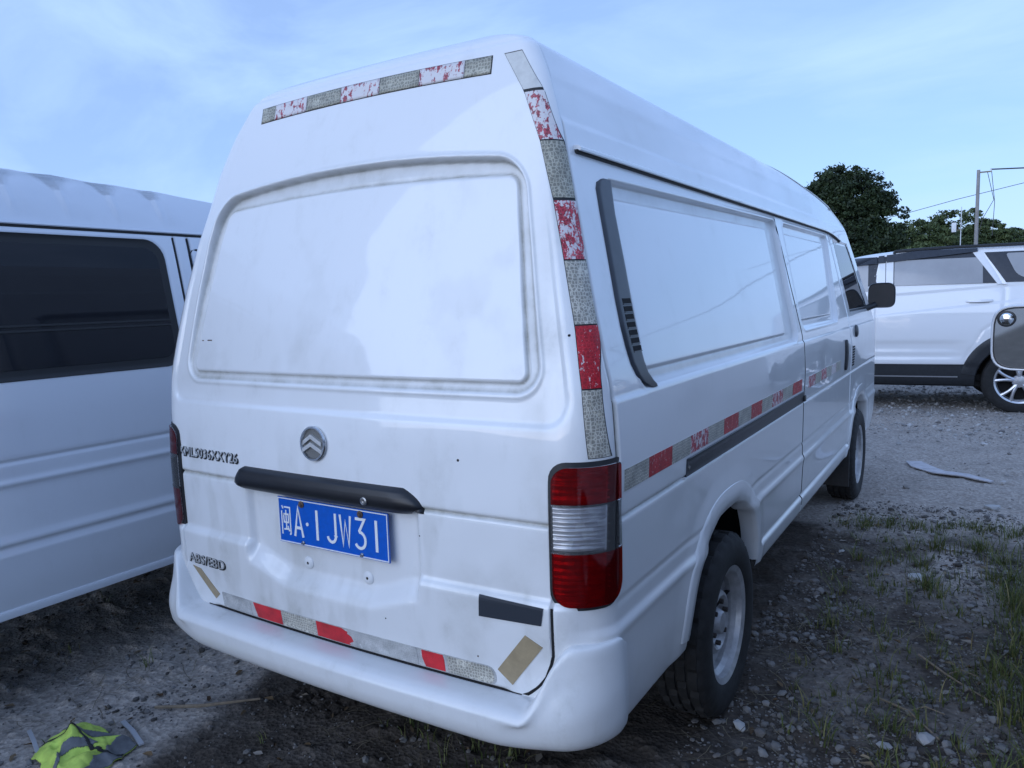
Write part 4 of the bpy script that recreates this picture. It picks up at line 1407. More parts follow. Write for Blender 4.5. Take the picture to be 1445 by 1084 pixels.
# stone chips and small scuffs in the paint
for x, z, a_, b_, mt in ((0.455, 1.085, 0.0035, 0.0035, 'dark'), (0.325, 0.87, 0.002, 0.002, 'dark'), (0.752, 1.40, 0.003, 0.003, 'dark'), (0.20, 0.62, 0.002, 0.002, 'dark'),
                         (-0.575, 1.385, 0.012, 0.0018, 'rust'), (-0.612, 1.384, 0.005, 0.0015, 'rust'), (0.50, 0.575, 0.002, 0.0025, 'rust')):
    patch(VAN, 'paint_chip', 'B', rr_rows(z - b_, z + b_, x - a_, x + a_, min(a_, b_) * 0.8, 6), M[mt], van, off=0.0006, thick=0.0008, na=5)

# drip rail over the flank, with a dark strip below standing in for its shadow
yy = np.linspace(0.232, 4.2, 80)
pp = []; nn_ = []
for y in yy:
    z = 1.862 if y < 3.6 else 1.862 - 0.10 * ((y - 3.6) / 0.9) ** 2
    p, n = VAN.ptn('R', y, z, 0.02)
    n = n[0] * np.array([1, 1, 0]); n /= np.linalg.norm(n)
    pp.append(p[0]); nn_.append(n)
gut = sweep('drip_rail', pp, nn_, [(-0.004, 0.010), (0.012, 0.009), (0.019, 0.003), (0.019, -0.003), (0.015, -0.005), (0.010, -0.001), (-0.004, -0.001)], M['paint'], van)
sweep('rail_shadow', [q + np.array([0, 0, -0.010]) for q in pp], nn_, [(-0.004, 0.008), (0.010, 0.007), (0.007, 0.000), (-0.004, -0.001)], M['seal'], gut)

# black vent strip behind the blanked window
zv = [1.243, 1.250, 1.262, 1.285, 1.315, 1.36, 1.413, 1.480, 1.558, 1.706, 1.770, 1.788, 1.800]
vo = [0.372, 0.338, 0.306, 0.280, 0.262, 0.255, 0.253, 0.260, 0.272, 0.293, 0.306, 0.320, 0.352]
vi = [0.405, 0.405, 0.385, 0.358, 0.348, 0.346, 0.352, 0.360, 0.372, 0.387, 0.405, 0.412, 0.410]
rows = [(z, float(np.interp(z, zv, vo)), float(np.interp(z, zv, vi))) for z in np.unique(np.concatenate([np.linspace(1.243, 1.800, 60), zv]))]
VAN.flat = True
vent = patch(VAN, 'vent_strip', 'R', rows, M['trim'], van, thick=0.016, na=14,
             prof=lambda u, v: 0.001 + 0.006 * min(1, min(v, 1 - v) * 8) ** 0.5)
for i in range(7):
    zc = 1.474 - i * 0.0205
    a0 = float(np.interp(zc, zv, vo)) + 0.030
    patch(VAN, 'vent_slot', 'R', rr_rows(zc - 0.0065, zc + 0.0065, a0, a0 + 0.052, 0, 3), M['dark'], vent, off=0.0078, thick=0.004, na=4)
    patch(VAN, 'vent_louvre', 'R', [(zc - 0.0095, a0, a0 + 0.052), (zc - 0.0072, a0, a0 + 0.052)], M['trim'], vent, off=0.0088, thick=0.004, na=4)

VAN.flat = False
# door track, recessed dark channel with rails
tr = patch(VAN, 'door_track', 'R', rr_rows(0.944, 1.000, 0.617, 2.330, 0.004, 10), M['trim'], van, off=0.004, thick=0.012, na=60,
           prof=lambda u, v: np.interp(u, [0, 0.12, 0.2, 0.5, 0.62, 0.72, 1.0], [0.010, 0.010, 0.003, 0.002, 0.006, 0.002, 0.008]))
patch(VAN, 'track_lip', 'R', rr_rows(0.9385, 0.9445, 0.605, 2.333, 0, 3), M['white_plastic'], tr, off=0.009, thick=0.012, na=60)
p = VAN.ptn('R', 0.632, 0.972)
MB().tube([p[0][0], p[0][0] + p[1][0] * 0.006], 0.006, 10).build('track_screw', M['chrome_dull'], tr)
pr_, nr_ = VAN.ptn('R', 2.318, 0.965)
MB().box(pr_[0] + nr_[0] * 0.006, (0.012, 0.03, 0.03), bev=0.003).build('track_stop', M['black'], tr)

# pull handle, lock, vent on the doors
patch(VAN, 'door_handle', 'R', rr_rows(0.980, 1.172, 3.555, 3.615, 0.025, 16), M['black'], sdoor, thick=0.012, na=10,
      prof=lambda u, v: 0.004 + 0.014 * math.sin(PI * v) ** 0.5 * math.sin(PI * u) ** 0.3)
p, n = VAN.ptn('R', 4.02, 1.204)
Mk = Matrix.Translation(p[0]) @ Vector(n[0]).to_track_quat('X', 'Z').to_matrix().to_4x4()
MB().lathe([(0.042, 0.0), (0.040, 0.010), (0.028, 0.016), (0.012, 0.017), (0.0, 0.016)], 24, Mk).build('door_handle', M['trim'], fdoor)
for i in range(8):
    zc = 0.985 + i * 0.017
    patch(VAN, 'vent_slot', 'R', [(zc - 0.005, 3.88, 3.96), (zc + 0.005, 3.88, 3.96)], M['dark'], fdoor, off=0.003, thick=0.003, na=4)

# cab door glass
g0 = lambda z: 3.985
g1 = lambda z: float(np.interp(z, [1.36, 1.80], [4.78, 4.53]))
patch(VAN, 'window_seal', 'R', rr_rows(1.325, 1.812, lambda z: g0(z) - 0.02, lambda z: g1(z) + 0.03, 0.03, 14), M['seal'], fdoor, off=-0.001, thick=0.006, na=20)
patch(VAN, 'window', 'R', rr_rows(1.350, 1.790, g0, lambda z: g1(z) - 0.01, 0.025, 14), M['glass_dark'], fdoor, off=0.0025, thick=0.004, na=20)
door_mirror(van, VAN, 1, 4.78, 1.33, (M['trim'], M['handle']), cen=(0.905, 4.86, 1.43), w=0.185, h=0.185)  # glass in dark plastic, standing in for a dark reflection

for yc, rear in ((HUB_R, 1), (HUB_F, 0)):
    for sd, kd in ((1, 'R'), (-1, 'L')):
        arch_ring(VAN, van, kd, yc, M['paint'])
        wheel_well(van, sd * 0.80, sd, yc)
        wheel(van, sd * 0.845, yc, sd, treads=(sd > 0))
MB().box((0.72, HUB_F - 0.43, 0.30), (0.24, 0.012, 0.26)).build('mud_flap', M['black'], van)
MB().tube([(0.30, 0.22, 0.36), (0.30, 0.9, 0.36)], 0.025, 12).build('exhaust_pipe', M['rust'], van)

# ---- the minibus alongside and the one by the photographer: same make of raised-roof body with ribbed roof
BUS_ROWS = [(t, (z if z < 1.84 else 1.825 + (z - 1.84) * 0.72), w + float(np.interp(z, [1.25, 1.84], [0, 0.027])) * (w > 0.1), yr + 1.15, yf) for t, z, w, yr, yf in VAN_ROWS]
zb = dens([(0.385, 0.014), (0.60, 0.008), (0.66, 0.012), (0.86, 0.006), (0.97, 0.014), (1.23, 0.008), (1.27, 0.02), (1.76, 0.008), (1.87, 0.010), (2.04, 0.005), (2.32, 0)])
ysB = dens([(0.14, 0.06), (1.2, 0.016), (2.9, 0.008), (3.68, 0.006), (3.90, 0.014), (4.1, 0.03), (5.10, 0)])
ysB = with_lines(ysB, [], [0])
BUS = Shell(BUS_ROWS, zb, 0.13, 0.24, 0.03, 0.10, np.linspace(-1, 1, 40), ysB, ysB, narc=8, yknot=(1.70, 4.2))
X, Y, Z = BUS.P[..., 0], BUS.P[..., 1], BUS.P[..., 2]
zn = np.repeat(BUS.zone[None, :], len(zb), 0)
sidem = (zn == 0) | (zn == 2)
D = np.where(sidem, np.where(Z < 1.822, d_bus_side(Y, Z), d_bus_roof(Y, Z)), 0.0) * ss(2.10, 2.075, Z)
D += np.where(sidem, groove(Z, 1.825, 0.008, 0.010), 0)
BUS.displace(D, True)
BUS.set_corner(0.92)
bx_, by_, bz_, bzn = BUS.fc()
barch = np.zeros_like(bx_, bool)
for yc in (HUB_R + 0.9, HUB_F):
    barch |= (arch_val(by_, bz_, yc) < 1.02) & ((bzn == 0) | (bzn == 2))
roofm = bz_ > 1.825
windm = (bzn == 1) & (bz_ > 1.36) & (bz_ < 1.78) & (np.abs(bx_) < 0.70)


def build_bus(label, loc, mirror_spot):
    b = empty('passenger_van', loc)
    tag(b, label, 'van')
    BUS.piece('body', ~(barch | roofm | windm), M['paint_b'], b)
    BUS.piece('roof', roofm, M['paint_b'], b)
    for kd in 'RL':
        for yg in (3.79, 3.862):
            BUS.flat = True
            patch(BUS, 'door_seal', kd, [(z, yg - 0.003, yg + 0.003) for z in np.linspace(0.45, 1.81, 30)], M['seal'], b, off=-0.004, thick=0.006, na=3)
            BUS.flat = False
    BUS.piece('windscreen', windm, M['glass_dark'], b)
    underbody(b, 1.35, 5.2)
    for kd in 'RL':
        for (ya_, yb2) in ((1.42, 2.16), (2.26, 3.73)):
            f1 = (lambda z: 3.73) if ya_ > 2 else (lambda z: 2.16)
            fr = patch(BUS, 'window', kd, rr_rows(1.245, 1.795, ya_, f1, 0.085, 24), M['seal'], b, off=0.006, thick=0.012, na=30)
            patch(BUS, 'window_pane', kd, rr_rows(1.285, 1.757, ya_ + 0.035, lambda z: f1(z) - 0.035, 0.06, 24), M['glass_dark'], fr, off=0.0075, thick=0.004, na=30)
            for zz in (1.445, 1.425):
                patch(BUS, 'window_rail', kd, rr_rows(zz - 0.004, zz + 0.004, ya_ + 0.035, f1(zz) - 0.035, 0, 3), M['seal'], fr, off=0.012, thick=0.006, na=20)
        pp = []; nn_ = []
        for y in np.linspace(1.5, 4.3, 50):
            p, n = BUS.ptn(kd, y, 1.832, 0.02)
            n = n[0] * np.array([1, 1, 0]); n /= np.linalg.norm(n)
            pp.append(p[0]); nn_.append(n)
        g = sweep('drip_rail', pp, nn_, [(-0.004, 0.010), (0.010, 0.009), (0.014, 0.0), (0.010, -0.004), (-0.004, -0.004)], M['paint_b'], b)
        sweep('rail_shadow', [q + np.array([0, 0, -0.013]) for q in pp], nn_, [(-0.004, 0.008), (0.008, 0.008), (0.006, -0.002), (-0.004, -0.003)], M['seal'], g)  # dark strip put in as the shadow under the rail
        pp = []; nn_ = []
        for y in np.linspace(2.45, 3.85, 30):
            p, n = BUS.ptn(kd, y, 0.405, 0.02)
            n = n[0] * np.array([1, 1, 0]); n /= np.linalg.norm(n)
            pp.append(p[0]); nn_.append(n)
        sweep('sill_strip', pp, nn_, [(-0.01, 0.012), (0.006, 0.010), (0.010, 0.0), (0.006, -0.022), (-0.02, -0.022)], M['paint_b'], b)
        patch(BUS, 'window', kd, rr_rows(1.36, 1.76, 3.86, lambda z: float(np.interp(z, [1.36, 1.80], [4.84, 4.44])), 0.03, 14), M['glass_dark'], b, off=0.004, thick=0.006, na=16)
    patch(BUS, 'rear_window', 'B', rr_rows(1.27, 1.74, -0.60, 0.60, 0.08, 16), M['glass_dark'], b, off=0.004, thick=0.006, na=20)
    for yc in (HUB_R + 0.9, HUB_F):
        for sd, kd in ((1, 'R'), (-1, 'L')):
            arch_ring(BUS, b, kd, yc, M['paint_b'])
            wheel_well(b, sd * 0.80, sd, yc)
            wheel(b, sd * 0.845, yc, sd, treads=False)
    if mirror_spot is not None:
        door_mirror(b, BUS, -1, 4.80, 1.30, (M['paint_suv'], M['mirror']), spot=True, cen=mirror_spot, w=0.235, h=0.245)
    return b


build_bus('white passenger van with dark tinted side windows and ribbed high roof beside the cargo van', (-2.240, -3.20, 0.0), None)
RV = (2.80, -2.95, 0.0)
build_bus('white van at the right edge showing only its wing mirror with a round spot mirror', RV, (1.722 - RV[0], 1.93 - RV[1], 1.283))


# ------------------------------------------------------------------ white sport utility car across the yard
SUV_ROWS = [
    (0.30, 0.30, 0.86, -0.72, 3.50), (0.36, 0.36, 0.900, -0.80, 3.58), (0.56, 0.56, 0.925, -0.92, 3.72), (0.72, 0.72, 0.935, -0.95, 3.75), (0.80, 0.80, 0.945, -0.95, 3.74),
    (1.00, 1.00, 0.948, -0.95, 3.66), (1.15, 1.15, 0.945, -0.93, 3.30), (1.25, 1.25, 0.935, -0.91, 2.85), (1.42, 1.42, 0.905, -0.84, 2.60),
    (1.50, 1.50, 0.885, -0.80, 2.48), (1.80, 1.80, 0.795, -0.66, 2.02), (1.88, 1.88, 0.760, -0.62, 1.80), (1.92, 1.92, 0.700, -0.58, 1.55),
    (1.96, 1.945, 0.56, -0.50, 1.25), (2.02, 1.965, 0.30, -0.2, 0.95), (2.06, 1.97, 0.02, 0.1, 0.7)]
zs_ = dens([(0.31, 0.03), (0.54, 0.010), (0.60, 0.02), (1.05, 0.012), (1.35, 0.02), (1.86, 0.02), (2.06, 0)])
ysS = dens([(-0.80, 0.05), (-0.65, 0.018), (0.7, 0.02), (1.45, 0.008), (1.58, 0.03), (2.2, 0.05), (3.40, 0)])
SUV = Shell(SUV_ROWS, zs_, 0.28, 0.35, 0.05, 0.18, np.linspace(-1, 1, 24), ysS, ysS, narc=10, nfront=16, yknot=(-0.35, 1.75))
SY, SZ = SUV.P[..., 1], SUV.P[..., 2]
szn = np.repeat(SUV.zone[None, :], len(zs_), 0)
sside = (szn == 0) | (szn == 2)
belt = lambda y: 1.505 - 0.065 * np.clip(y, -0.5, 3)
crz = 1.30 - 0.105 * SY
ds = 0.012 * ss(crz - 0.012, crz + 0.02, SZ) * ss(belt(SY), belt(SY) - 0.05, SZ)
ds = ds + 0.016 * ss(0.86, 0.79, SZ) * ss(0.60, 0.68, SZ) * ss(0.45, 0.75, SY) - 0.012 * groove(SZ, 0.70, 0.035, 1.0) * ss(0.5, 0.8, SY)
ds = ds + groove(SY, 1.51, 0.007, 0.014) * ss(0.45, 0.55, SZ)
rear_edge = np.interp(SZ, [0.5, 0.62, 0.95, 1.10, 1.42, 1.9], [0.56, 0.56, 0.40, 0.20, 0.17, 0.42])
ds = ds + groove(SY, rear_edge, 0.010, 0.010) * ss(0.50, 0.56, SZ) * ss(1.86, 1.8, SZ)
ds = ds + 0.010 * ss(0.565, 0.555, SZ)
SUV.displace(np.where(sside, ds, 0.0))
SUV.set_corner(0.9)
sx_, sy2, sz_, szf = SUV.fc()
s_arch = (np.hypot(sy2, sz_ - 0.36) < 0.45) | (np.hypot(sy2 - 2.75, sz_ - 0.36) < 0.45)
s_arch &= (szf == 0) | (szf == 2)
s_clad = ((sz_ < 0.56) | (np.hypot(sy2, sz_ - 0.36) < 0.585) | (np.hypot(sy2 - 2.75, sz_ - 0.36) < 0.585)) & ~s_arch
s_glass = (szf == 1) & (sz_ > 1.27) & (sz_ < 1.87)
fwd = np.array([-0.99289823, -0.12510438])
suv = empty('suv', (1.93286959 - 0.12510438 * 0.90, 8.86639859 + 0.99289823 * 0.90, 0.0), math.atan2(-fwd[0], fwd[1]))
tag(suv, 'white sport utility car with black sill cladding and roof rails parked across the yard', 'car')
SUV.piece('body', ~(s_clad | s_arch | s_glass), M['paint_suv'], suv)
SUV.piece('cladding', s_clad, M['black'], suv)
SUV.piece('windscreen', s_glass, M['glass_dark'], suv)
MB().box((0, 1.4, 0.36), (1.6, 4.2, 0.14)).build('chassis', M['dark'], suv)
vt = lambda y: 1.775 + 0.085 * (1.45 - y)
for kd in 'LR':
    P_ = lambda nm, rows, mt, par=suv, off=0.004, th=0.008, na=14: patch(SUV, nm, kd, rows, M[mt], par, off=off, thick=th, na=na)
    # whole glasshouse in black, then lighter panes, white pillars and the visors over the doors
    gh = P_('glasshouse', [(z, -0.66 + 0.35 * max(0, z - 1.5), 2.34 - (z - 1.44) * 1.2) for z in np.linspace(1.505, 1.855, 12)], 'trim', off=0.007, na=60)
    P_('window', rr_rows(1.50, 1.80, lambda z: 0.21 + 0.68 * (z - 1.47), lambda z: 1.315, 0.0, 12), 'glass_mid', gh, off=0.011)
    P_('window', rr_rows(1.445, 1.76, lambda z: 1.60, lambda z: 2.28 - (z - 1.44) * 1.3, 0.0, 12), 'glass_mid', gh, off=0.011)
    P_('quarter_window', rr_rows(1.55, 1.835, lambda z: -0.50 + 0.3 * (z - 1.5), lambda z: 0.055 + 0.42 * (z - 1.55), (0.05, 0.09, 0.03, 0.03), 14), 'glass_mid', gh, off=0.011)
    P_('quarter_light', rr_rows(1.50, 1.70, lambda z: 0.22 + 0.68 * (z - 1.47), lambda z: 0.40 , 0.0, 8), 'trim', gh, off=0.013)
    P_('pillar', rr_rows(1.42, 1.793, lambda z: 1.325, lambda z: 1.405, 0, 8), 'paint_suv', gh, off=0.015)
    P_('pillar', rr_rows(1.42, 1.775, lambda z: 1.412, lambda z: 1.53 - 0.12 * (z - 1.42), 0, 8), 'paint_suv', gh, off=0.015)
    P_('pillar', rr_rows(1.485, 1.86, lambda z: 0.155 + 0.60 * (z - 1.47), lambda z: 0.245 + 0.66 * (z - 1.47), 0, 10), 'paint_suv', gh, off=0.016)
    for i_, (a0, a1) in enumerate(((0.45, 1.40), (1.425, 2.0))):
        sgn = -1 if kd == 'L' else 1
        V = []; nn2 = 20
        for y in np.linspace(a0, a1, nn2):
            for dz, o in ((0.0, 0.014), (0.085, 0.010), (0.085, 0.0), (0.0, 0.004)):
                zz = min(vt(y) + dz, 1.895)
                p, n = SUV.ptn(kd, y, zz)
                V.append(p[0] + n[0] * (o + 0.014))
        F = []
        for i in range(nn2 - 1):
            for j in range(4):
                j2 = (j + 1) % 4
                F.append((i * 4 + j, i * 4 + j2, (i + 1) * 4 + j2, (i + 1) * 4 + j) if kd == 'L' else (i * 4 + j, (i + 1) * 4 + j, (i + 1) * 4 + j2, i * 4 + j2))
        MB().add(V, F + [(0, 1, 2, 3), tuple((nn2 - 1) * 4 + j for j in (3, 2, 1, 0))]).build('rain_visor', M['trim'], gh, smooth=False)
    pts = []
    for y in np.linspace(-0.45, 1.75, 26):
        e = min(1, (y + 0.45) / 0.25, (1.75 - y) / 0.5)
        p = SUV.pt(kd, y, 1.90)[0]
        pts.append(p + np.array([0, 0, -0.03 - 0.035 * max(0, y - 0.6) ** 2 + 0.065 * max(0, e) ** 0.5]))
    MB().tube(pts, 0.020, 8).build('roof_rail', M['black'], suv)
    for y0 in (0.29, 1.72):
        patch(SUV, 'door_handle', kd, rr_rows(1.283, 1.315, y0, y0 + 0.28, 0.014, 8), M['paint_suv'], suv, thick=0.01, na=14,
              prof=lambda u, v: 0.004 + 0.026 * math.sin(PI * v) ** 0.4)
        patch(SUV, 'handle_recess', kd, rr_rows(1.272, 1.282, y0 + 0.04, y0 + 0.24, 0.004, 6), M['glass_mid'], suv, off=0.001, thick=0.003, na=8)
    patch(SUV, 'sill_line', kd, rr_rows(0.405, 0.418, 0.62, 2.1, 0.005, 5), M['alloy'], suv, off=0.006, thick=0.004, na=20)
for yc in (0.0, 2.75):
    for sd in (1, -1):
        arch_ring(SUV, suv, 'R' if sd > 0 else 'L', yc, M['black'], A=0.455, NE=2.0, zc=0.36, zmin=0.34,
                  prof=[(0.96, -0.08), (0.97, -0.01), (1.0, 0.012), (1.15, 0.014), (1.28, 0.012), (1.31, 0.006), (1.318, -0.004)])
        wheel(suv, sd * 0.905, yc, sd, r=0.375, wid=0.235, rim=0.250, kind='alloy', treads=False, hz=0.368)
        wheel_well(suv, sd * 0.86, sd, yc)


# ------------------------------------------------------------------ ground
def rut(x, y):
    """tyre track left by the van, running along Y under its left wheels"""
    c = -0.57 + 0.05 * np.sin(y * 0.9 + 0.4)
    d = (x - c)
    inside = ss(0.205, 0.165, np.abs(d) + 0.05 * (fbm(x * 3, y * 3, 141, 3) - 0.5)) * ss(4.5, 2.0, np.abs(y))
    zig = 0.010 * np.abs(((y / 0.09) % 1.0) * 2 - 1)
    g = 0.0
    for k in (-0.125, -0.045, 0.045, 0.125):
        g = np.maximum(g, ss(0.013, 0.005, np.abs(d - k - zig)))
    for k in (-0.085, 0.0, 0.085):
        ph = ((y + 0.3 * d + k) / 0.055) % 1.0
        g = np.maximum(g, 0.8 * ss(0.026, 0.018, np.abs(d - k)) * ss(0.16, 0.10, np.abs(ph - 0.5)))
    return inside, g


def gz(x, y):
    x = np.asarray(x, float); y = np.asarray(y, float)
    near = ss(14, 6, np.hypot(x - 0.5, y - 1.5))
    z = (fbm(x * 0.9, y * 0.9, 3, 3) - 0.5) * 0.030 + (fbm(x * 5, y * 5, 11, 4) - 0.5) * 0.028 * near
    z = z + (np.maximum(0, fbm(x * 16, y * 16, 31, 3) - 0.55)) * 0.060 * near
    ins, chv = rut(x, y)
    z = z * (1 - 0.6 * ins) - 0.014 * ins - 0.013 * ins * chv * ss(0.25, 0.5, fbm(x * 2.1, y * 2.1, 151, 3))
    # firm and level under the wheels
    for wx, wy in ((0.75, HUB_R), (0.75, HUB_F), (-0.75, HUB_R), (-0.75, HUB_F)):
        k = np.exp(-(((x - wx) / 0.22) ** 2 + ((y - wy) / 0.22) ** 2))
        z = z * (1 - k) + (-0.012) * k
    return z


gx = np.concatenate([-np.geomspace(420, 4.2, 26), dens([(-4.0, 0.05), (-1.7, 0.018), (-0.82, 0.0065), (-0.30, 0.018), (0.4, 0.025), (2.3, 0.05), (4.5, 0.12), (7, 0)]), np.geomspace(7.5, 420, 24)])
gy = np.concatenate([-np.geomspace(420, 3.4, 24), dens([(-3.0, 0.06), (-0.7, 0.009), (0.9, 0.018), (3.6, 0.032), (6.2, 0.06), (11.0, 0.15), (15, 0)]), np.geomspace(15.6, 420, 22)])
GX, GY = np.meshgrid(gx, gy)
GZ = gz(GX, GY)
V = np.stack([GX, GY, GZ], -1).reshape(-1, 3)
ni, nj = GX.shape
i = np.arange(ni - 1)[:, None]; j = np.arange(nj - 1)[None, :]
Q = np.stack([i * nj + j, i * nj + j + 1, (i + 1) * nj + j + 1, (i + 1) * nj + j], -1).reshape(-1, 4)
gme = np_mesh('ground', V, Q)


def paleness(x, y):
    """0 dark damp soil and clinker, 1 pale dry dirt"""
    n = fbm(x * 1.6, y * 1.6, 5, 4); n2 = fbm(x * 6, y * 6, 8, 3)
    far = ss(3.25, 3.75, y + (n - 0.5) * 0.9 + 0.05 * x)
    left = ss(-0.72, -0.95, x + (n - 0.5) * 0.35) * ss(-3.6, -2.0, x)
    pt = ss(0.50, 0.62, n2 * 0.5 + n * 0.5 + 0.14 * np.exp(-(((x - 1.5) / 0.35) ** 2 + ((y - 2.95) / 0.5) ** 2)))
    p = np.maximum(np.maximum(far, left), (0.22 + 0.7 * np.exp(-(((x - 1.5) / 0.30) ** 2 + ((y - 2.98) / 0.42) ** 2))) * pt * ss(0.9, 1.2, x))
    ins, chv = rut(x, y)
    return np.clip(p * (1 - 0.8 * ins) + (n2 - 0.5) * 0.25, 0, 1)


pal = paleness(V[:, 0], V[:, 1])
at = gme.attributes.new('paleness', 'FLOAT', 'POINT')
at.data.foreach_set('value', pal.astype(np.float32))
gm, t, b = mat_new('yard_dirt')
lk = t.links.new
an = NN(t, 'ShaderNodeAttribute', attribute_name='paleness')
tc = NN(t, 'ShaderNodeTexCoord')
n1 = NN(t, 'ShaderNodeTexNoise', i_Scale=3.0, i_Detail=10.0, i_Roughness=0.7)
n2 = NN(t, 'ShaderNodeTexNoise', i_Scale=40.0, i_Detail=6.0, i_Roughness=0.7)
vo_ = NN(t, 'ShaderNodeTexVoronoi', i_Scale=65.0)
for n in (n1, n2, vo_): lk(tc.outputs['Object'], n.inputs['Vector'])
ad = NN(t, 'ShaderNodeMath', operation='ADD', use_clamp=True)
sb = NN(t, 'ShaderNodeMath', operation='MULTIPLY_ADD'); sb.inputs[1].default_value = 1.5; sb.inputs[2].default_value = -0.75
lk(n1.outputs['Fac'], sb.inputs[0]); lk(an.outputs['Fac'], ad.inputs[0]); lk(sb.outputs[0], ad.inputs[1])
mx = NN(t, 'ShaderNodeMix', data_type='RGBA'); mx.inputs['A'].default_value = (0.066, 0.056, 0.047, 1); mx.inputs['B'].default_value = (0.36, 0.325, 0.29, 1)
lk(ad.outputs[0], mx.inputs['Factor'])
vs = NN(t, 'ShaderNodeSeparateColor'); lk(vo_.outputs['Color'], vs.inputs[0])
mr = NN(t, 'ShaderNodeMapRange'); mr.inputs['To Min'].default_value = 0.80; mr.inputs['To Max'].default_value = 1.20; lk(vs.outputs[0], mr.inputs['Value'])
mr2 = NN(t, 'ShaderNodeMapRange'); mr2.inputs['From Min'].default_value = 0.3; mr2.inputs['From Max'].default_value = 0.7; mr2.inputs['To Min'].default_value = 0.7; mr2.inputs['To Max'].default_value = 1.3; lk(n2.outputs['Fac'], mr2.inputs['Value'])
mm = NN(t, 'ShaderNodeMath', operation='MULTIPLY'); lk(mr.outputs[0], mm.inputs[0]); lk(mr2.outputs[0], mm.inputs[1])
sc_ = NN(t, 'ShaderNodeVectorMath', operation='SCALE'); lk(mx.outputs['Result'], sc_.inputs[0]); lk(mm.outputs[0], sc_.inputs['Scale'])
lk(sc_.outputs[0], b.inputs['Base Color'])
b.inputs['Roughness'].default_value = 0.95
b.inputs['Specular IOR Level'].default_value = 0.2
hb = NN(t, 'ShaderNodeMath', operation='ADD'); lk(n2.outputs['Fac'], hb.inputs[0]); lk(vo_.outputs['Distance'], hb.inputs[1])
bp = NN(t, 'ShaderNodeBump', i_Strength=0.45, i_Distance=0.012); lk(hb.outputs[0], bp.inputs['Height']); lk(bp.outputs['Normal'], b.inputs['Normal'])
ground = link('ground', gme, gm)
ground['kind'] = 'structure'


def var_mat(name, cols, rough=0.9, spec=0.2, attr='tone'):
    """colour ramp driven by one value stored per piece"""
    m, t, b = mat_new(name)
    an = NN(t, 'ShaderNodeAttribute', attribute_name=attr)
    r = NN(t, 'ShaderNodeValToRGB')
    el = r.color_ramp.elements
    el[0].position = 0; el[0].color = (*cols[0], 1)
    el[1].position = 1; el[1].color = (*cols[-1], 1)
    for k, c in enumerate(cols[1:-1]):
        e = el.new((k + 1) / (len(cols) - 1)); e.color = (*c, 1)
    t.links.new(an.outputs['Fac'], r.inputs['Fac'])
    t.links.new(r.outputs['Color'], b.inputs['Base Color'])
    b.inputs['Roughness'].default_value = rough
    b.inputs['Specular IOR Level'].default_value = spec
    return m


ICO = bmesh.new()
bmesh.ops.create_icosphere(ICO, subdivisions=1, radius=1.0)
ICO.verts.index_update()
ICO_V = np.array([v.co[:] for v in ICO.verts]); ICO_F = np.array([[v.index for v in f.verts] for f in ICO.faces])
ICO.free()


def stones(name, xy, size, mat, flat=(0.35, 0.8), seed=1, sink=0.25, tone=None):
    r = np.random.default_rng(seed)
    n = len(xy)
    jit = 1 + 0.35 * (r.random((n, len(ICO_V), 1)) - 0.5)
    P = ICO_V[None] * jit
    P = P * np.stack([np.ones(n), r.uniform(0.55, 1, n), r.uniform(*flat, n)], -1)[:, None, :]
    a = r.uniform(0, 2 * PI, n); c, s_ = np.cos(a)[:, None], np.sin(a)[:, None]
    Xr = P[..., 0] * c - P[..., 1] * s_; Yr = P[..., 0] * s_ + P[..., 1] * c
    ti = r.uniform(-0.35, 0.35, n)[:, None]
    P = np.stack([Xr, Yr, P[..., 2] + ti * Xr], -1) * size[:, None, None]
    z = gz(xy[:, 0], xy[:, 1])
    P += np.stack([xy[:, 0], xy[:, 1], z + size * sink], -1)[:, None, :]
    T = (ICO_F[None] + (np.arange(n) * len(ICO_V))[:, None, None]).reshape(-1, 3)
    me = np_mesh(name, P.reshape(-1, 3), None, T, smooth=False)
    at = me.attributes.new('tone', 'FLOAT', 'POINT')
    tn = r.random(n) if tone is None else tone
    at.data.foreach_set('value', np.repeat(tn, len(ICO_V)).astype(np.float32))
    return link(name, me, mat)


def scatter(n, x0, x1, y0, y1, dfun, seed):
    r = np.random.default_rng(seed)
    xy = np.stack([r.uniform(x0, x1, n * 4), r.uniform(y0, y1, n * 4)], -1)
    k = r.random(n * 4) < dfun(xy[:, 0], xy[:, 1])
    return xy[k][:n]


stone_m = var_mat('gravel_stone', [(0.05, 0.046, 0.042), (0.10, 0.095, 0.09), (0.16, 0.15, 0.145), (0.17, 0.165, 0.16), (0.24, 0.235, 0.23)])
dg_ = lambda x, y: (0.25 + 0.75 * ss(0.42, 0.6, fbm(x * 2.2, y * 2.2, 21, 3))) * (1 - 0.6 * ss(3.2, 3.6, y))
xy = scatter(15000, 0.75, 2.2, 0.3, 4.2, dg_, 5)
sz1 = 0.0035 * np.random.default_rng(9).pareto(2.2, len(xy)) + 0.0035
g1_ = stones('gravel', xy, np.minimum(sz1, 0.022), stone_m, seed=4)
g1_['kind'] = 'stuff'
xy2 = scatter(7000, -2.6, 0.4, -0.8, 1.6, lambda x, y: 0.3 + 0.7 * ss(0.45, 0.6, fbm(x * 3, y * 3, 41, 3)), 6)
sz2 = np.minimum(0.003 * np.random.default_rng(10).pareto(2.2, len(xy2)) + 0.003, 0.016)
xy3 = scatter(7000, 0.3, 4.2, 4.0, 11.5, lambda x, y: 0.05 + 0.95 * ss(6.9, 7.8, y + 0.3 * x), 7)
sz3 = np.minimum(0.007 * np.random.default_rng(11).pareto(2.2, len(xy3)) + 0.006, 0.035)
g2_ = stones('gravel', xy2, sz2, stone_m, seed=8)
g2_['kind'] = 'stuff'
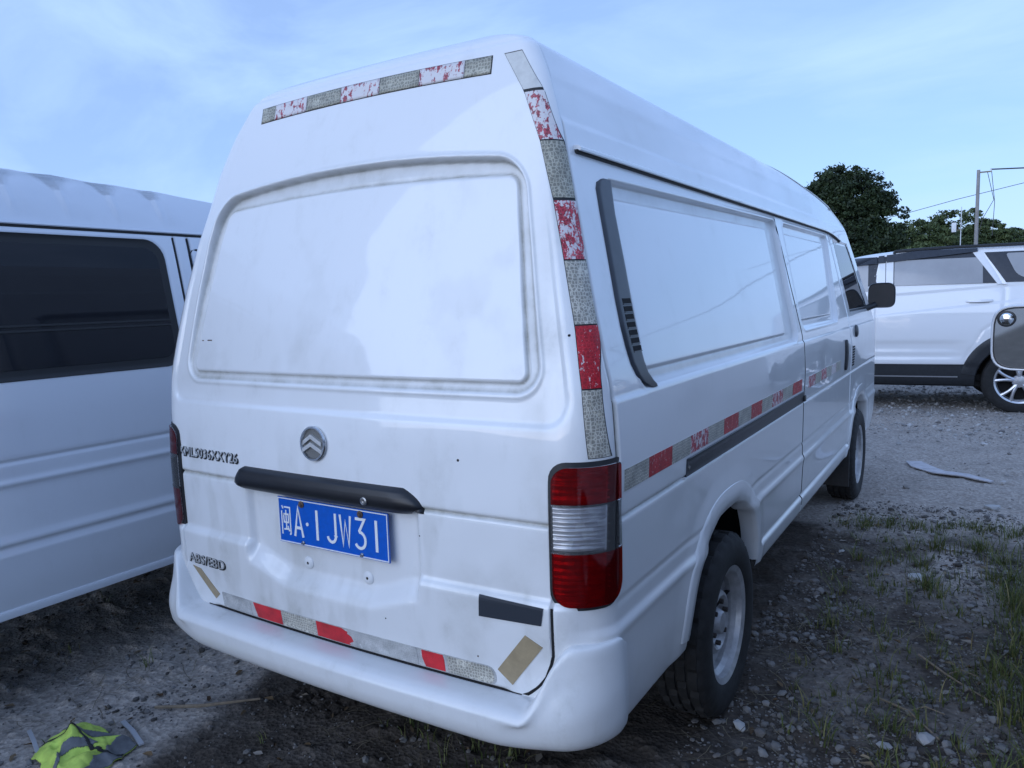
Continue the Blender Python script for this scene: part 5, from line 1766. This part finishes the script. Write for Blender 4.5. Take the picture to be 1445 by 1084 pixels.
rub_m = var_mat('rubble_stone', [(0.16, 0.15, 0.145), (0.27, 0.26, 0.25), (0.36, 0.35, 0.34), (0.50, 0.49, 0.48)])
g3_ = stones('gravel', xy3, sz3, rub_m, seed=9)
g3_['kind'] = 'stuff'

# stones one can pick out
pick = [(1.32, 2.74, 0.045, 'pale angular stone beside the grass tufts right of the rear wheel', 0.95), (1.46, 1.16, 0.036, 'grey stone at the bottom edge right of the rear wheel', 0.8),
        (1.66, 4.30, 0.06, 'flat pale stone on the open dirt beyond the grass', 0.9), (0.91, 0.96, 0.035, 'white flat chip lying just beside the rear tyre', 1.0),
        (1.35, 1.06, 0.03, 'grey pebble lying left of the bigger stone near the bottom edge', 0.7), (0.93, 2.98, 0.022, 'small white pebble on the dark gravel beside the sill', 0.95)]
white_m = var_mat('pale_stone', [(0.18, 0.175, 0.17), (0.32, 0.31, 0.31), (0.42, 0.42, 0.42)])
for k, (x, y, s_, lab, tn) in enumerate(pick):
    o = stones('stone', np.array([[x, y]]), np.array([s_]), white_m, flat=(0.3, 0.45), seed=60 + k, sink=0.2, tone=np.array([tn]))
    tag(o, lab, 'stone', 'loose stones on the yard')

# grass ------------------------------------------------------------------
grass_m = var_mat('grass_blade', [(0.050, 0.070, 0.018), (0.085, 0.110, 0.028), (0.135, 0.145, 0.045), (0.25, 0.21, 0.10)], rough=0.7, spec=0.3)


def grass(name, centres, seed=1):
    """centres: (x, y, spread, blades, height)"""
    r = np.random.default_rng(seed)
    Vs, Qs, Ts = [], [], []
    nv = 0
    for cx, cy, sp_, nb_, hh in centres:
        a = r.uniform(0, 2 * PI, nb_); d = np.abs(r.normal(0, sp_, nb_))
        bx0 = cx + d * np.cos(a); by0 = cy + d * np.sin(a)
        bz0 = gz(bx0, by0) - 0.004
        h = hh * r.uniform(0.35, 1.15, nb_); wd = r.uniform(0.0012, 0.0030, nb_)
        la = a + r.normal(0, 0.9, nb_); ln = h * r.uniform(0.15, 0.95, nb_)
        pa = la + PI / 2
        tn = np.clip(r.normal(0.42, 0.25, nb_), 0, 1)
        k = 5
        for s_ in range(k):
            u = s_ / (k - 1)
            px_ = bx0 + np.cos(la) * ln * u ** 1.8; py_ = by0 + np.sin(la) * ln * u ** 1.8
            pz_ = bz0 + h * (u - 0.28 * u ** 3)
            ww = wd * (1 - u ** 1.5 * 0.95)
            Vs.append(np.stack([np.stack([px_ - np.cos(pa) * ww, py_ - np.sin(pa) * ww, pz_], -1), np.stack([px_ + np.cos(pa) * ww, py_ + np.sin(pa) * ww, pz_], -1)], 1).reshape(-1, 3))
            Ts.append(np.repeat(tn, 2))
        base = nv
        for s_ in range(k - 1):
            i0 = base + s_ * nb_ * 2 + np.arange(nb_) * 2; i1 = i0 + nb_ * 2
            Qs.append(np.stack([i0, i0 + 1, i1 + 1, i1], -1))
        nv += k * nb_ * 2
    me = np_mesh(name, np.concatenate(Vs), np.concatenate(Qs))
    at = me.attributes.new('tone', 'FLOAT', 'POINT')
    at.data.foreach_set('value', np.concatenate(Ts).astype(np.float32))
    o = link(name, me, grass_m)
    o['kind'] = 'stuff'
    return o


r = np.random.default_rng(77)
cs = [(1.26, 3.20, 0.03, 30, 0.11), (1.38, 3.30, 0.06, 90, 0.13), (1.33, 2.92, 0.04, 50, 0.12), (1.38, 2.62, 0.06, 110, 0.12), (1.44, 2.50, 0.05, 50, 0.09), (1.60, 3.35, 0.10, 140, 0.12), (1.70, 3.15, 0.08, 90, 0.12),
      (1.66, 2.85, 0.08, 80, 0.10), (1.52, 2.30, 0.05, 30, 0.10), (1.85, 3.5, 0.15, 120, 0.14)]
for k in range(26):      # the long tuft row at the edge of the open dirt
    u = k / 25
    cs.append((0.85 + 1.15 * u + r.normal(0, 0.03), 3.56 + 0.30 * u + r.normal(0, 0.05), 0.05, 34, 0.08))
for k in range(120):      # thick growth at the bottom right
    y = r.uniform(0.9, 2.9)
    x = r.uniform(1.60 + 0.06 * (y - 1), 2.25)
    cs.append((x, y, 0.07, 50, r.uniform(0.07, 0.17)))
for k in range(90):      # sparse sprigs in the gravel
    cs.append((r.uniform(0.95, 1.6), r.uniform(0.7, 3.3), 0.03, int(r.integers(6, 22)), r.uniform(0.05, 0.13)))
for k in range(22):
    cs.append((r.uniform(-2.2, 0.6), r.uniform(-0.3, 1.3), 0.03, int(r.integers(4, 12)), r.uniform(0.05, 0.13)))
for k in range(10):
    cs.append((r.uniform(-0.2, 0.7), r.uniform(0.2, 0.6), 0.06, 14, r.uniform(0.06, 0.16)))
grass('grass', cs, 3)

# dead leaves and flakes
leaf_m = var_mat('dead_leaf', [(0.07, 0.045, 0.028), (0.13, 0.09, 0.05), (0.22, 0.18, 0.12), (0.30, 0.28, 0.26)])
r = np.random.default_rng(12)
n = 420
lx = np.concatenate([r.uniform(-2.4, 0.6, n // 2), r.uniform(0.8, 2.1, n // 2)]); ly = np.concatenate([r.uniform(-0.5, 1.3, n // 2), r.uniform(0.6, 4.0, n // 2)])
lz = gz(lx, ly) + 0.006
ang = r.uniform(0, 2 * PI, n); ln = r.uniform(0.008, 0.026, n); wd = ln * r.uniform(0.25, 0.5, n)
Vs = []
for (du, dv, dz) in ((-1, 0, 0.002), (-0.3, -1, 0.005), (0.6, -0.7, 0.004), (1, 0, 0.0), (0.5, 0.8, 0.006), (-0.4, 0.9, 0.003)):
    Vs.append(np.stack([lx + du * ln * np.cos(ang) - dv * wd * np.sin(ang), ly + du * ln * np.sin(ang) + dv * wd * np.cos(ang), lz + dz * r.uniform(0.2, 2, n)], -1))
V = np.stack(Vs, 1).reshape(-1, 3)
b0 = np.arange(n) * 6
Q = np.concatenate([np.stack([b0, b0 + 1, b0 + 2, b0 + 3], -1), np.stack([b0, b0 + 3, b0 + 4, b0 + 5], -1)])
me = np_mesh('fallen_leaves', V, Q)
at = me.attributes.new('tone', 'FLOAT', 'POINT'); at.data.foreach_set('value', np.repeat(r.random(n), 6).astype(np.float32))
link('fallen_leaves', me, leaf_m)['kind'] = 'stuff'


# flattened dry straw
straw_m = var_mat('dry_straw_tone', [(0.10, 0.085, 0.06), (0.17, 0.145, 0.10), (0.26, 0.23, 0.16)])
r = np.random.default_rng(31)
n = 2600
px1 = np.concatenate([r.uniform(0.85, 2.2, 1500), r.uniform(-2.3, 0.8, 1100)]); py1 = np.concatenate([r.uniform(0.5, 4.0, 1500), r.uniform(-0.5, 1.1, 1100)])
keep = r.random(n) < ss(0.42, 0.62, fbm(px1 * 2.5, py1 * 2.5, 88, 3))
px1, py1 = px1[keep], py1[keep]; n = len(px1)
a = r.uniform(0, PI, n); ln = r.uniform(0.015, 0.075, n); bend = r.normal(0, 0.25, n)
Vs = []
for k_, u_ in enumerate((-1, -0.3, 0.4, 1)):
    aa = a + bend * u_
    xx = px1 + u_ * ln * np.cos(aa); yy_ = py1 + u_ * ln * np.sin(aa)
    zz_ = gz(xx, yy_) + 0.004 + r.uniform(0, 0.010, n)
    for sgn in (-1, 1):
        Vs.append(np.stack([xx - sgn * 0.0011 * np.sin(aa), yy_ + sgn * 0.0011 * np.cos(aa), zz_], -1))
V = np.stack(Vs, 1).reshape(-1, 3)
b0 = np.arange(n) * 8
Q = np.concatenate([np.stack([b0 + 2 * k_, b0 + 2 * k_ + 1, b0 + 2 * k_ + 3, b0 + 2 * k_ + 2], -1) for k_ in range(3)])
me = np_mesh('dry_straw', V, Q)
at = me.attributes.new('tone', 'FLOAT', 'POINT'); at.data.foreach_set('value', np.repeat(r.random(n), 8).astype(np.float32))
link('dry_straw', me, straw_m)['kind'] = 'stuff'


def gp(x, y, dz=0.0):
    return Vector((x, y, float(gz(np.array([x]), np.array([y]))[0]) + dz))


# twigs
twig_m = simple('dry_twig', (0.20, 0.16, 0.11), 0.8, noise_amt=0.3, nscale=50)
for pts, lab in (([(1.40, 1.78), (1.50, 1.66), (1.575, 1.57), (1.66, 1.50)], 'thin forked dry twig on the dark gravel left of the thick grass'),
                 ([(1.30, 1.36), (1.40, 1.30), (1.50, 1.17)], 'short dry twig beside the grey stone near the bottom edge')):
    t_ = MB()
    t_.tube([gp(x, y, 0.012 + 0.004 * (k % 2)) for k, (x, y) in enumerate(pts)], [0.0042, 0.004, 0.0032, 0.002][:len(pts)], 6)
    x, y = pts[1]
    t_.tube([gp(x, y, 0.014), gp(x + 0.05, y + 0.035, 0.03), gp(x + 0.11, y + 0.02, 0.02)], [0.003, 0.0025, 0.0015], 6)
    tag(t_.build('dry_twig', twig_m), lab, 'twig', 'dry twigs')
t_ = MB()
t_.tube([gp(-1.02, 0.02, 0.012), gp(-0.86, 0.10, 0.016), gp(-0.72, 0.26, 0.010)], [0.006, 0.007, 0.004], 6)
tag(t_.build('dry_twig', twig_m), 'thin pale stick lying on the dirt between the two vans', 'twig', 'dry twigs')

# plastic strips beside the vest, thin board on the open dirt
def flat_piece(name, pts, w, th, mat, dz=0.006):
    mb = MB()
    V = []
    for k, (x, y) in enumerate(pts):
        a = Vector(pts[min(k + 1, len(pts) - 1)]) - Vector(pts[max(k - 1, 0)])
        nrm = Vector((-a.y, a.x)).normalized()
        c = gp(x, y, dz)
        ww = w[k] if isinstance(w, (list, tuple)) else w
        for sgn, d in ((1, 0), (-1, 0), (-1, th), (1, th)):
            V.append((c.x + nrm.x * sgn * ww / 2, c.y + nrm.y * sgn * ww / 2, c.z + d))
    n = len(pts)
    F = []
    for k in range(n - 1):
        for j in range(4):
            F.append((k * 4 + j, (k + 1) * 4 + j, (k + 1) * 4 + (j + 1) % 4, k * 4 + (j + 1) % 4))
    F += [(0, 1, 2, 3), tuple((n - 1) * 4 + j for j in (3, 2, 1, 0))]
    return mb.add(V, F).build(name, mat, None, smooth=False)


strip_m = simple('grey_plastic_strip', (0.36, 0.37, 0.40), 0.5)
o = flat_piece('plastic_strip', [(-1.035, -0.098), (-0.93, -0.125), (-0.835, -0.150)], 0.016, 0.006, strip_m, 0.012)
tag(o, 'short grey plastic strip lying right of the yellow vest', 'strip', 'grey plastic strips by the vest')
o = flat_piece('plastic_strip', [(-1.255, -0.312), (-1.165, -0.34), (-1.075, -0.368)], 0.013, 0.006, strip_m, 0.012)
tag(o, 'short grey plastic strip lying left of the yellow vest', 'strip', 'grey plastic strips by the vest')
o = flat_piece('thin_board', [(1.10, 5.62), (1.17, 5.42), (1.30, 5.26), (1.48, 5.16), (1.66, 5.06)], [0.12, 0.16, 0.13, 0.10, 0.05], 0.008, simple('pale_board', (0.46, 0.45, 0.47), 0.8, noise_amt=0.2, nscale=20), 0.012)
tag(o, 'long thin pale scrap of board lying on the open dirt beyond the grass', 'board')

# high visibility vest, crumpled on the dirt
def vest_z(u, v):
    f = 0.017 * np.sqrt(0.02 + np.sin(u * 6.2 + 2.5 * v + 3.0 * fbm(u * 2, v * 2, 91, 2)) ** 2) + 0.012 * np.sqrt(0.03 + np.sin(v * 9 - 3 * u + 4 * fbm(u * 2 + 3, v * 2, 93, 2)) ** 2) + 0.028 * fbm(u * 2.5, v * 2.5, 55, 3) + 0.05 * np.exp(-(((u - 0.45) / 0.16) ** 2 + ((v - 0.55) / 0.2) ** 2))
    e = np.minimum(np.minimum(u, 1 - u), np.minimum(v, 1 - v))
    return f * ss(-0.02, 0.22, e) + 0.010


def vest_patch(name, mat, mask, dz, parent=None, n=110):
    u, v = np.meshgrid(np.linspace(0, 1, n), np.linspace(0, 1, n))
    wob = 0.06 * (fbm(u * 3 + 5, v * 3, 61, 3) - 0.5)
    ru = (u - 0.5) * 0.30 * (1 - 0.35 * (v - 0.5) ** 2) + wob * 1.1
    rv = (v - 0.5) * 0.30 + 0.5 * wob + 0.025 * np.sin(u * 7)
    a = 0.35
    X_ = -0.975 + ru * math.cos(a) - rv * math.sin(a); Y_ = -0.285 + ru * math.sin(a) + rv * math.cos(a)
    Z_ = gz(X_, Y_) + vest_z(u, v) + dz
    P = np.stack([X_, Y_, Z_], -1).reshape(-1, 3)
    i = np.arange(n - 1)[:, None]; j = np.arange(n - 1)[None, :]
    Q = np.stack([i * n + j, i * n + j + 1, (i + 1) * n + j + 1, (i + 1) * n + j], -1)
    uc = (u[:-1, :-1] + u[1:, 1:]) / 2; vc = (v[:-1, :-1] + v[1:, 1:]) / 2
    Q = Q[mask(uc, vc)]
    k, inv = np.unique(Q.ravel(), return_inverse=True)
    V = P[k]; Qt = inv.reshape(-1, 4)
    nb = len(V)
    V2 = np.concatenate([V, V - np.array([0, 0, 0.0025])])
    Qa = np.concatenate([Qt, Qt[:, ::-1] + nb])
    e = {}
    for q in Qt:
        for a_, b_ in zip(q, np.roll(q, -1)):
            e[(int(a_), int(b_))] = 1
    side = [(b_, a_, a_ + nb, b_ + nb) for (a_, b_) in e if (b_, a_) not in e]
    return link(name, np_mesh(name, V2, np.concatenate([Qa, np.array(side)])), mat, parent)


yel = simple('vest_yellow', (0.46, 0.60, 0.10), 0.75, noise_amt=0.35, nscale=14, bump=0.15)
grey_b = simple('vest_grey_band', (0.13, 0.135, 0.145), 0.6, noise_amt=0.2, nscale=60)
outl = lambda u, v: (np.hypot((u - 0.5) / 0.5, (v - 0.5) / 0.5) + 0.35 * (fbm(u * 4, v * 4, 71, 3) - 0.5)) < 1.0
vest = vest_patch('safety_vest', yel, outl, 0.0)
tag(vest, 'crumpled yellow green high visibility vest with grey bands lying on the dirt', 'vest')
vest_patch('reflective_band', grey_b, lambda u, v: outl(u, v) & (np.abs(v - 0.80 + 0.16 * np.sin(u * 5)) < 0.045), 0.003, vest)
vest_patch('reflective_band', grey_b, lambda u, v: outl(u, v) & (np.abs(u - 0.62 + 0.10 * np.sin(v * 6)) < 0.048) & (v < 0.6), 0.0035, vest)
vest_patch('reflective_band', grey_b, lambda u, v: outl(u, v) & (u > 0.90 - 0.1 * v), 0.003, vest)
vest_patch('black_binding', M['seal'], lambda u, v: outl(u, v) & (np.abs(v - 0.52 + 0.05 * np.sin(u * 9)) < 0.016), 0.0045, vest)

# ------------------------------------------------------------------ trees, pole and cables beyond the yard
leaf_g = var_mat('tree_leaf', [(0.012, 0.020, 0.008), (0.022, 0.036, 0.012), (0.036, 0.055, 0.018), (0.055, 0.075, 0.028)], rough=0.6, spec=0.35)
leaf_y = var_mat('bush_leaf', [(0.040, 0.058, 0.022), (0.066, 0.092, 0.032), (0.098, 0.128, 0.046), (0.13, 0.155, 0.065)], rough=0.6, spec=0.35)
bark = simple('bark', (0.10, 0.08, 0.065), 0.9, noise_amt=0.4, nscale=8)


def ray_at(px, py, d):
    v = (px - 722.5) / FPX * RR - (py - 542.0) / FPX * UU + fw
    return CAM + v * d


def tree(name, label, base, lobes, nleaf, ls, seed, group, lm=None):
    """lobes: (dx, dy, z, rx, rz). foliage gathered in clumps over the lobes, with gaps"""
    r = np.random.default_rng(seed)
    root = empty(name, (base[0], base[1], 0.0))
    tag(root, label, 'tree', group)
    t_ = MB()
    top = max(l[2] for l in lobes)
    t_.tube([(0, 0, -0.1), (0.05, 0.03, top * 0.35), (0.0, 0.1, top * 0.75)], [0.20, 0.14, 0.06], 10)
    for l in lobes:
        t_.tube([(0.04, 0.03, top * r.uniform(0.3, 0.5)), (l[0] * 0.5, l[1] * 0.5, l[2] * 0.8), (l[0], l[1], l[2])], [0.09, 0.05, 0.015], 6)
    t_.build('trunk', bark, root)
    C_, tone = [], []
    wts = np.array([l[3] ** 2 * l[4] for l in lobes]); wts /= wts.sum()
    ncl = max(30, nleaf // 55)
    for l, k in zip(lobes, np.maximum(1, (ncl * wts).astype(int))):
        for _ in range(k):
            d = r.normal(size=3); d /= np.linalg.norm(d)
            q = r.uniform(0.55, 1.0) ** 0.6
            c = np.array([l[0] + d[0] * l[3] * q, l[1] + d[1] * l[3] * q, l[2] + d[2] * l[4] * q])
            cr_ = r.uniform(0.14, 0.34) * (l[3] / 1.2) ** 0.5
            m = int(nleaf / ncl)
            off = r.normal(size=(m, 3)); off /= np.linalg.norm(off, axis=1, keepdims=True)
            off *= (r.random(m) ** 0.45)[:, None] * cr_ * np.array([1.25, 1.25, 0.62])
            C_.append(c + off)
            tone.append(np.clip(r.normal(0.45, 0.18) + r.normal(0, 0.14, m), 0, 1))
    C_ = np.concatenate(C_); tone = np.concatenate(tone)
    n = len(C_)
    a = r.normal(size=(n, 3)); a /= np.linalg.norm(a, axis=1, keepdims=True)
    b = np.cross(a, r.normal(size=(n, 3))); b /= np.linalg.norm(b, axis=1, keepdims=True)
    s_ = (ls * r.uniform(0.6, 1.3, n))[:, None]
    V = np.stack([C_ - a * s_, C_ - b * s_ * 0.45, C_ + a * s_, C_ + b * s_ * 0.45], 1).reshape(-1, 3)
    me = np_mesh('crown', V, np.arange(n * 4).reshape(-1, 4), smooth=False)
    at = me.attributes.new('tone', 'FLOAT', 'POINT'); at.data.foreach_set('value', np.repeat(tone, 4).astype(np.float32))
    link('crown', me, lm or leaf_g, root)
    return root


GT = 'trees beyond the yard'
tb_ = ray_at(1190, 400, 30)
tree('broadleaf_tree', 'big dark round tree rising beyond the front of the cargo van', tb_, [(0, 0, 4.7, 1.5, 1.55), (-0.95, 0.1, 4.3, 1.15, 1.3), (1.0, 0.3, 4.0, 1.1, 1.2), (0.2, -0.4, 3.2, 1.7, 1.2), (-0.3, 0.2, 5.5, 0.9, 0.75), (1.3, 0, 3.1, 0.9, 0.9), (-1.2, 0.2, 3.0, 1.2, 1.2), (0.6, 0.2, 5.0, 1.0, 0.9), (-0.7, 0.2, 5.2, 0.9, 0.8)], 60000, 0.075, 1, GT)
far_trees = [(1300, 318, 42, 1.1, 'low bushy tree just right of the big dark tree'), (1352, 301, 44, 1.5, 'bushy tree with the taller crown left of the utility pole'),
             (1396, 316, 44, 1.1, 'bushy tree directly behind the utility pole'), (1428, 328, 52, 1.1, 'low far tree right of the utility pole')]
for k, (px_, py_, d, sc2, lab) in enumerate(far_trees):
    tp = ray_at(px_, py_, d)
    zt2 = tp[2]
    tree('broadleaf_tree', lab, tp, [(0, 0, zt2 - 0.5 * sc2, 0.9 * sc2, 0.75 * sc2), (-0.8 * sc2, 0.1, zt2 - 1.0 * sc2, 0.9 * sc2, 0.8 * sc2), (0.85 * sc2, 0.1, zt2 - 1.1 * sc2, 0.9 * sc2, 0.8 * sc2), (0, 0, zt2 - 1.6 * sc2, 1.4 * sc2, 0.9 * sc2)], 16000, 0.10, 20 + k, GT, leaf_y if k < 3 else leaf_g)

pp_ = ray_at(1381, 240, 30)
pole = empty('utility_pole', (pp_[0], pp_[1], 0))
tag(pole, 'grey concrete utility pole standing beyond the white sport utility car', 'utility pole')
conc = simple('concrete_pole', (0.30, 0.29, 0.28), 0.85, noise_amt=0.2, nscale=4)
MB().tube([(0, 0, -0.2), (0, 0, pp_[2])], [0.085, 0.06], 14).build('pole', conc, pole)
MB().box((0.20, 0, pp_[2] - 0.10), (0.50, 0.05, 0.05)).build('cross_arm', M['bolt'], pole)
ins = M['white_plastic']
for dx in (0.42,):
    MB().tube([(dx, 0, pp_[2] - 0.10), (dx, 0, pp_[2] + 0.02)], [0.035, 0.025], 8).build('insulator', ins, pole)
cab_m = simple('overhead_cable', (0.06, 0.06, 0.065), 0.7)


def cable(pts, r_, lab, grp=None):
    o = MB().tube(pts, r_, 5).build('overhead_cable', cab_m)
    tag(o, lab, 'cable', grp)


T_ = np.array([pp_[0], pp_[1], pp_[2]])
cable([T_ + np.array([0.42, 0, -0.02]), T_ + np.array([4, 0.4, -0.20]), T_ + np.array([9, 1.0, -0.25]), T_ + np.array([22, 2, 0.2])], 0.028, 'thick cable running right from the top of the utility pole')
cable([T_ + np.array([0.30, 0, -0.10]), T_ + np.array([0.55, 0, -1.2]), T_ + np.array([0.20, 0, -1.9]), T_ + np.array([0.05, 0, -2.6])], 0.012, 'loose cable hanging in a loop down beside the utility pole')
cable([T_ + np.array([0.44, 0, -0.10]), T_ + np.array([0.58, 0, -1.3]), T_ + np.array([0.54, 0, -2.6])], 0.012, 'straight thin cable hanging from the outer end of the pole arm')
a0 = ray_at(1275, 300, 48); a1 = ray_at(1352, 281, 46)
cable([a0 + (a0 - a1) * 2, a0 - np.array([0, 0, 0.1]), a1, a1 + (a1 - a0) * 4], 0.018, 'thin cable crossing the sky between the big tree and the pole')
q_ = ray_at(1357, 292, 40)
mast = empty('antenna_mast', (q_[0], q_[1], 0))
tag(mast, 'thin pale mast sticking up among the trees left of the utility pole', 'mast')
MB().tube([(0, 0, 0), (0, 0, q_[2])], 0.022, 8).build('mast_tube', M['white_plastic'], mast)
MB().box((-0.32, 0, q_[2] - 1.05), (0.22, 0.15, 0.50), bev=0.02).build('mast_box', M['white_plastic'], mast)
MB().box((-0.15, 0, q_[2] - 1.2), (0.34, 0.04, 0.04)).build('mast_bracket', M['bolt'], mast)
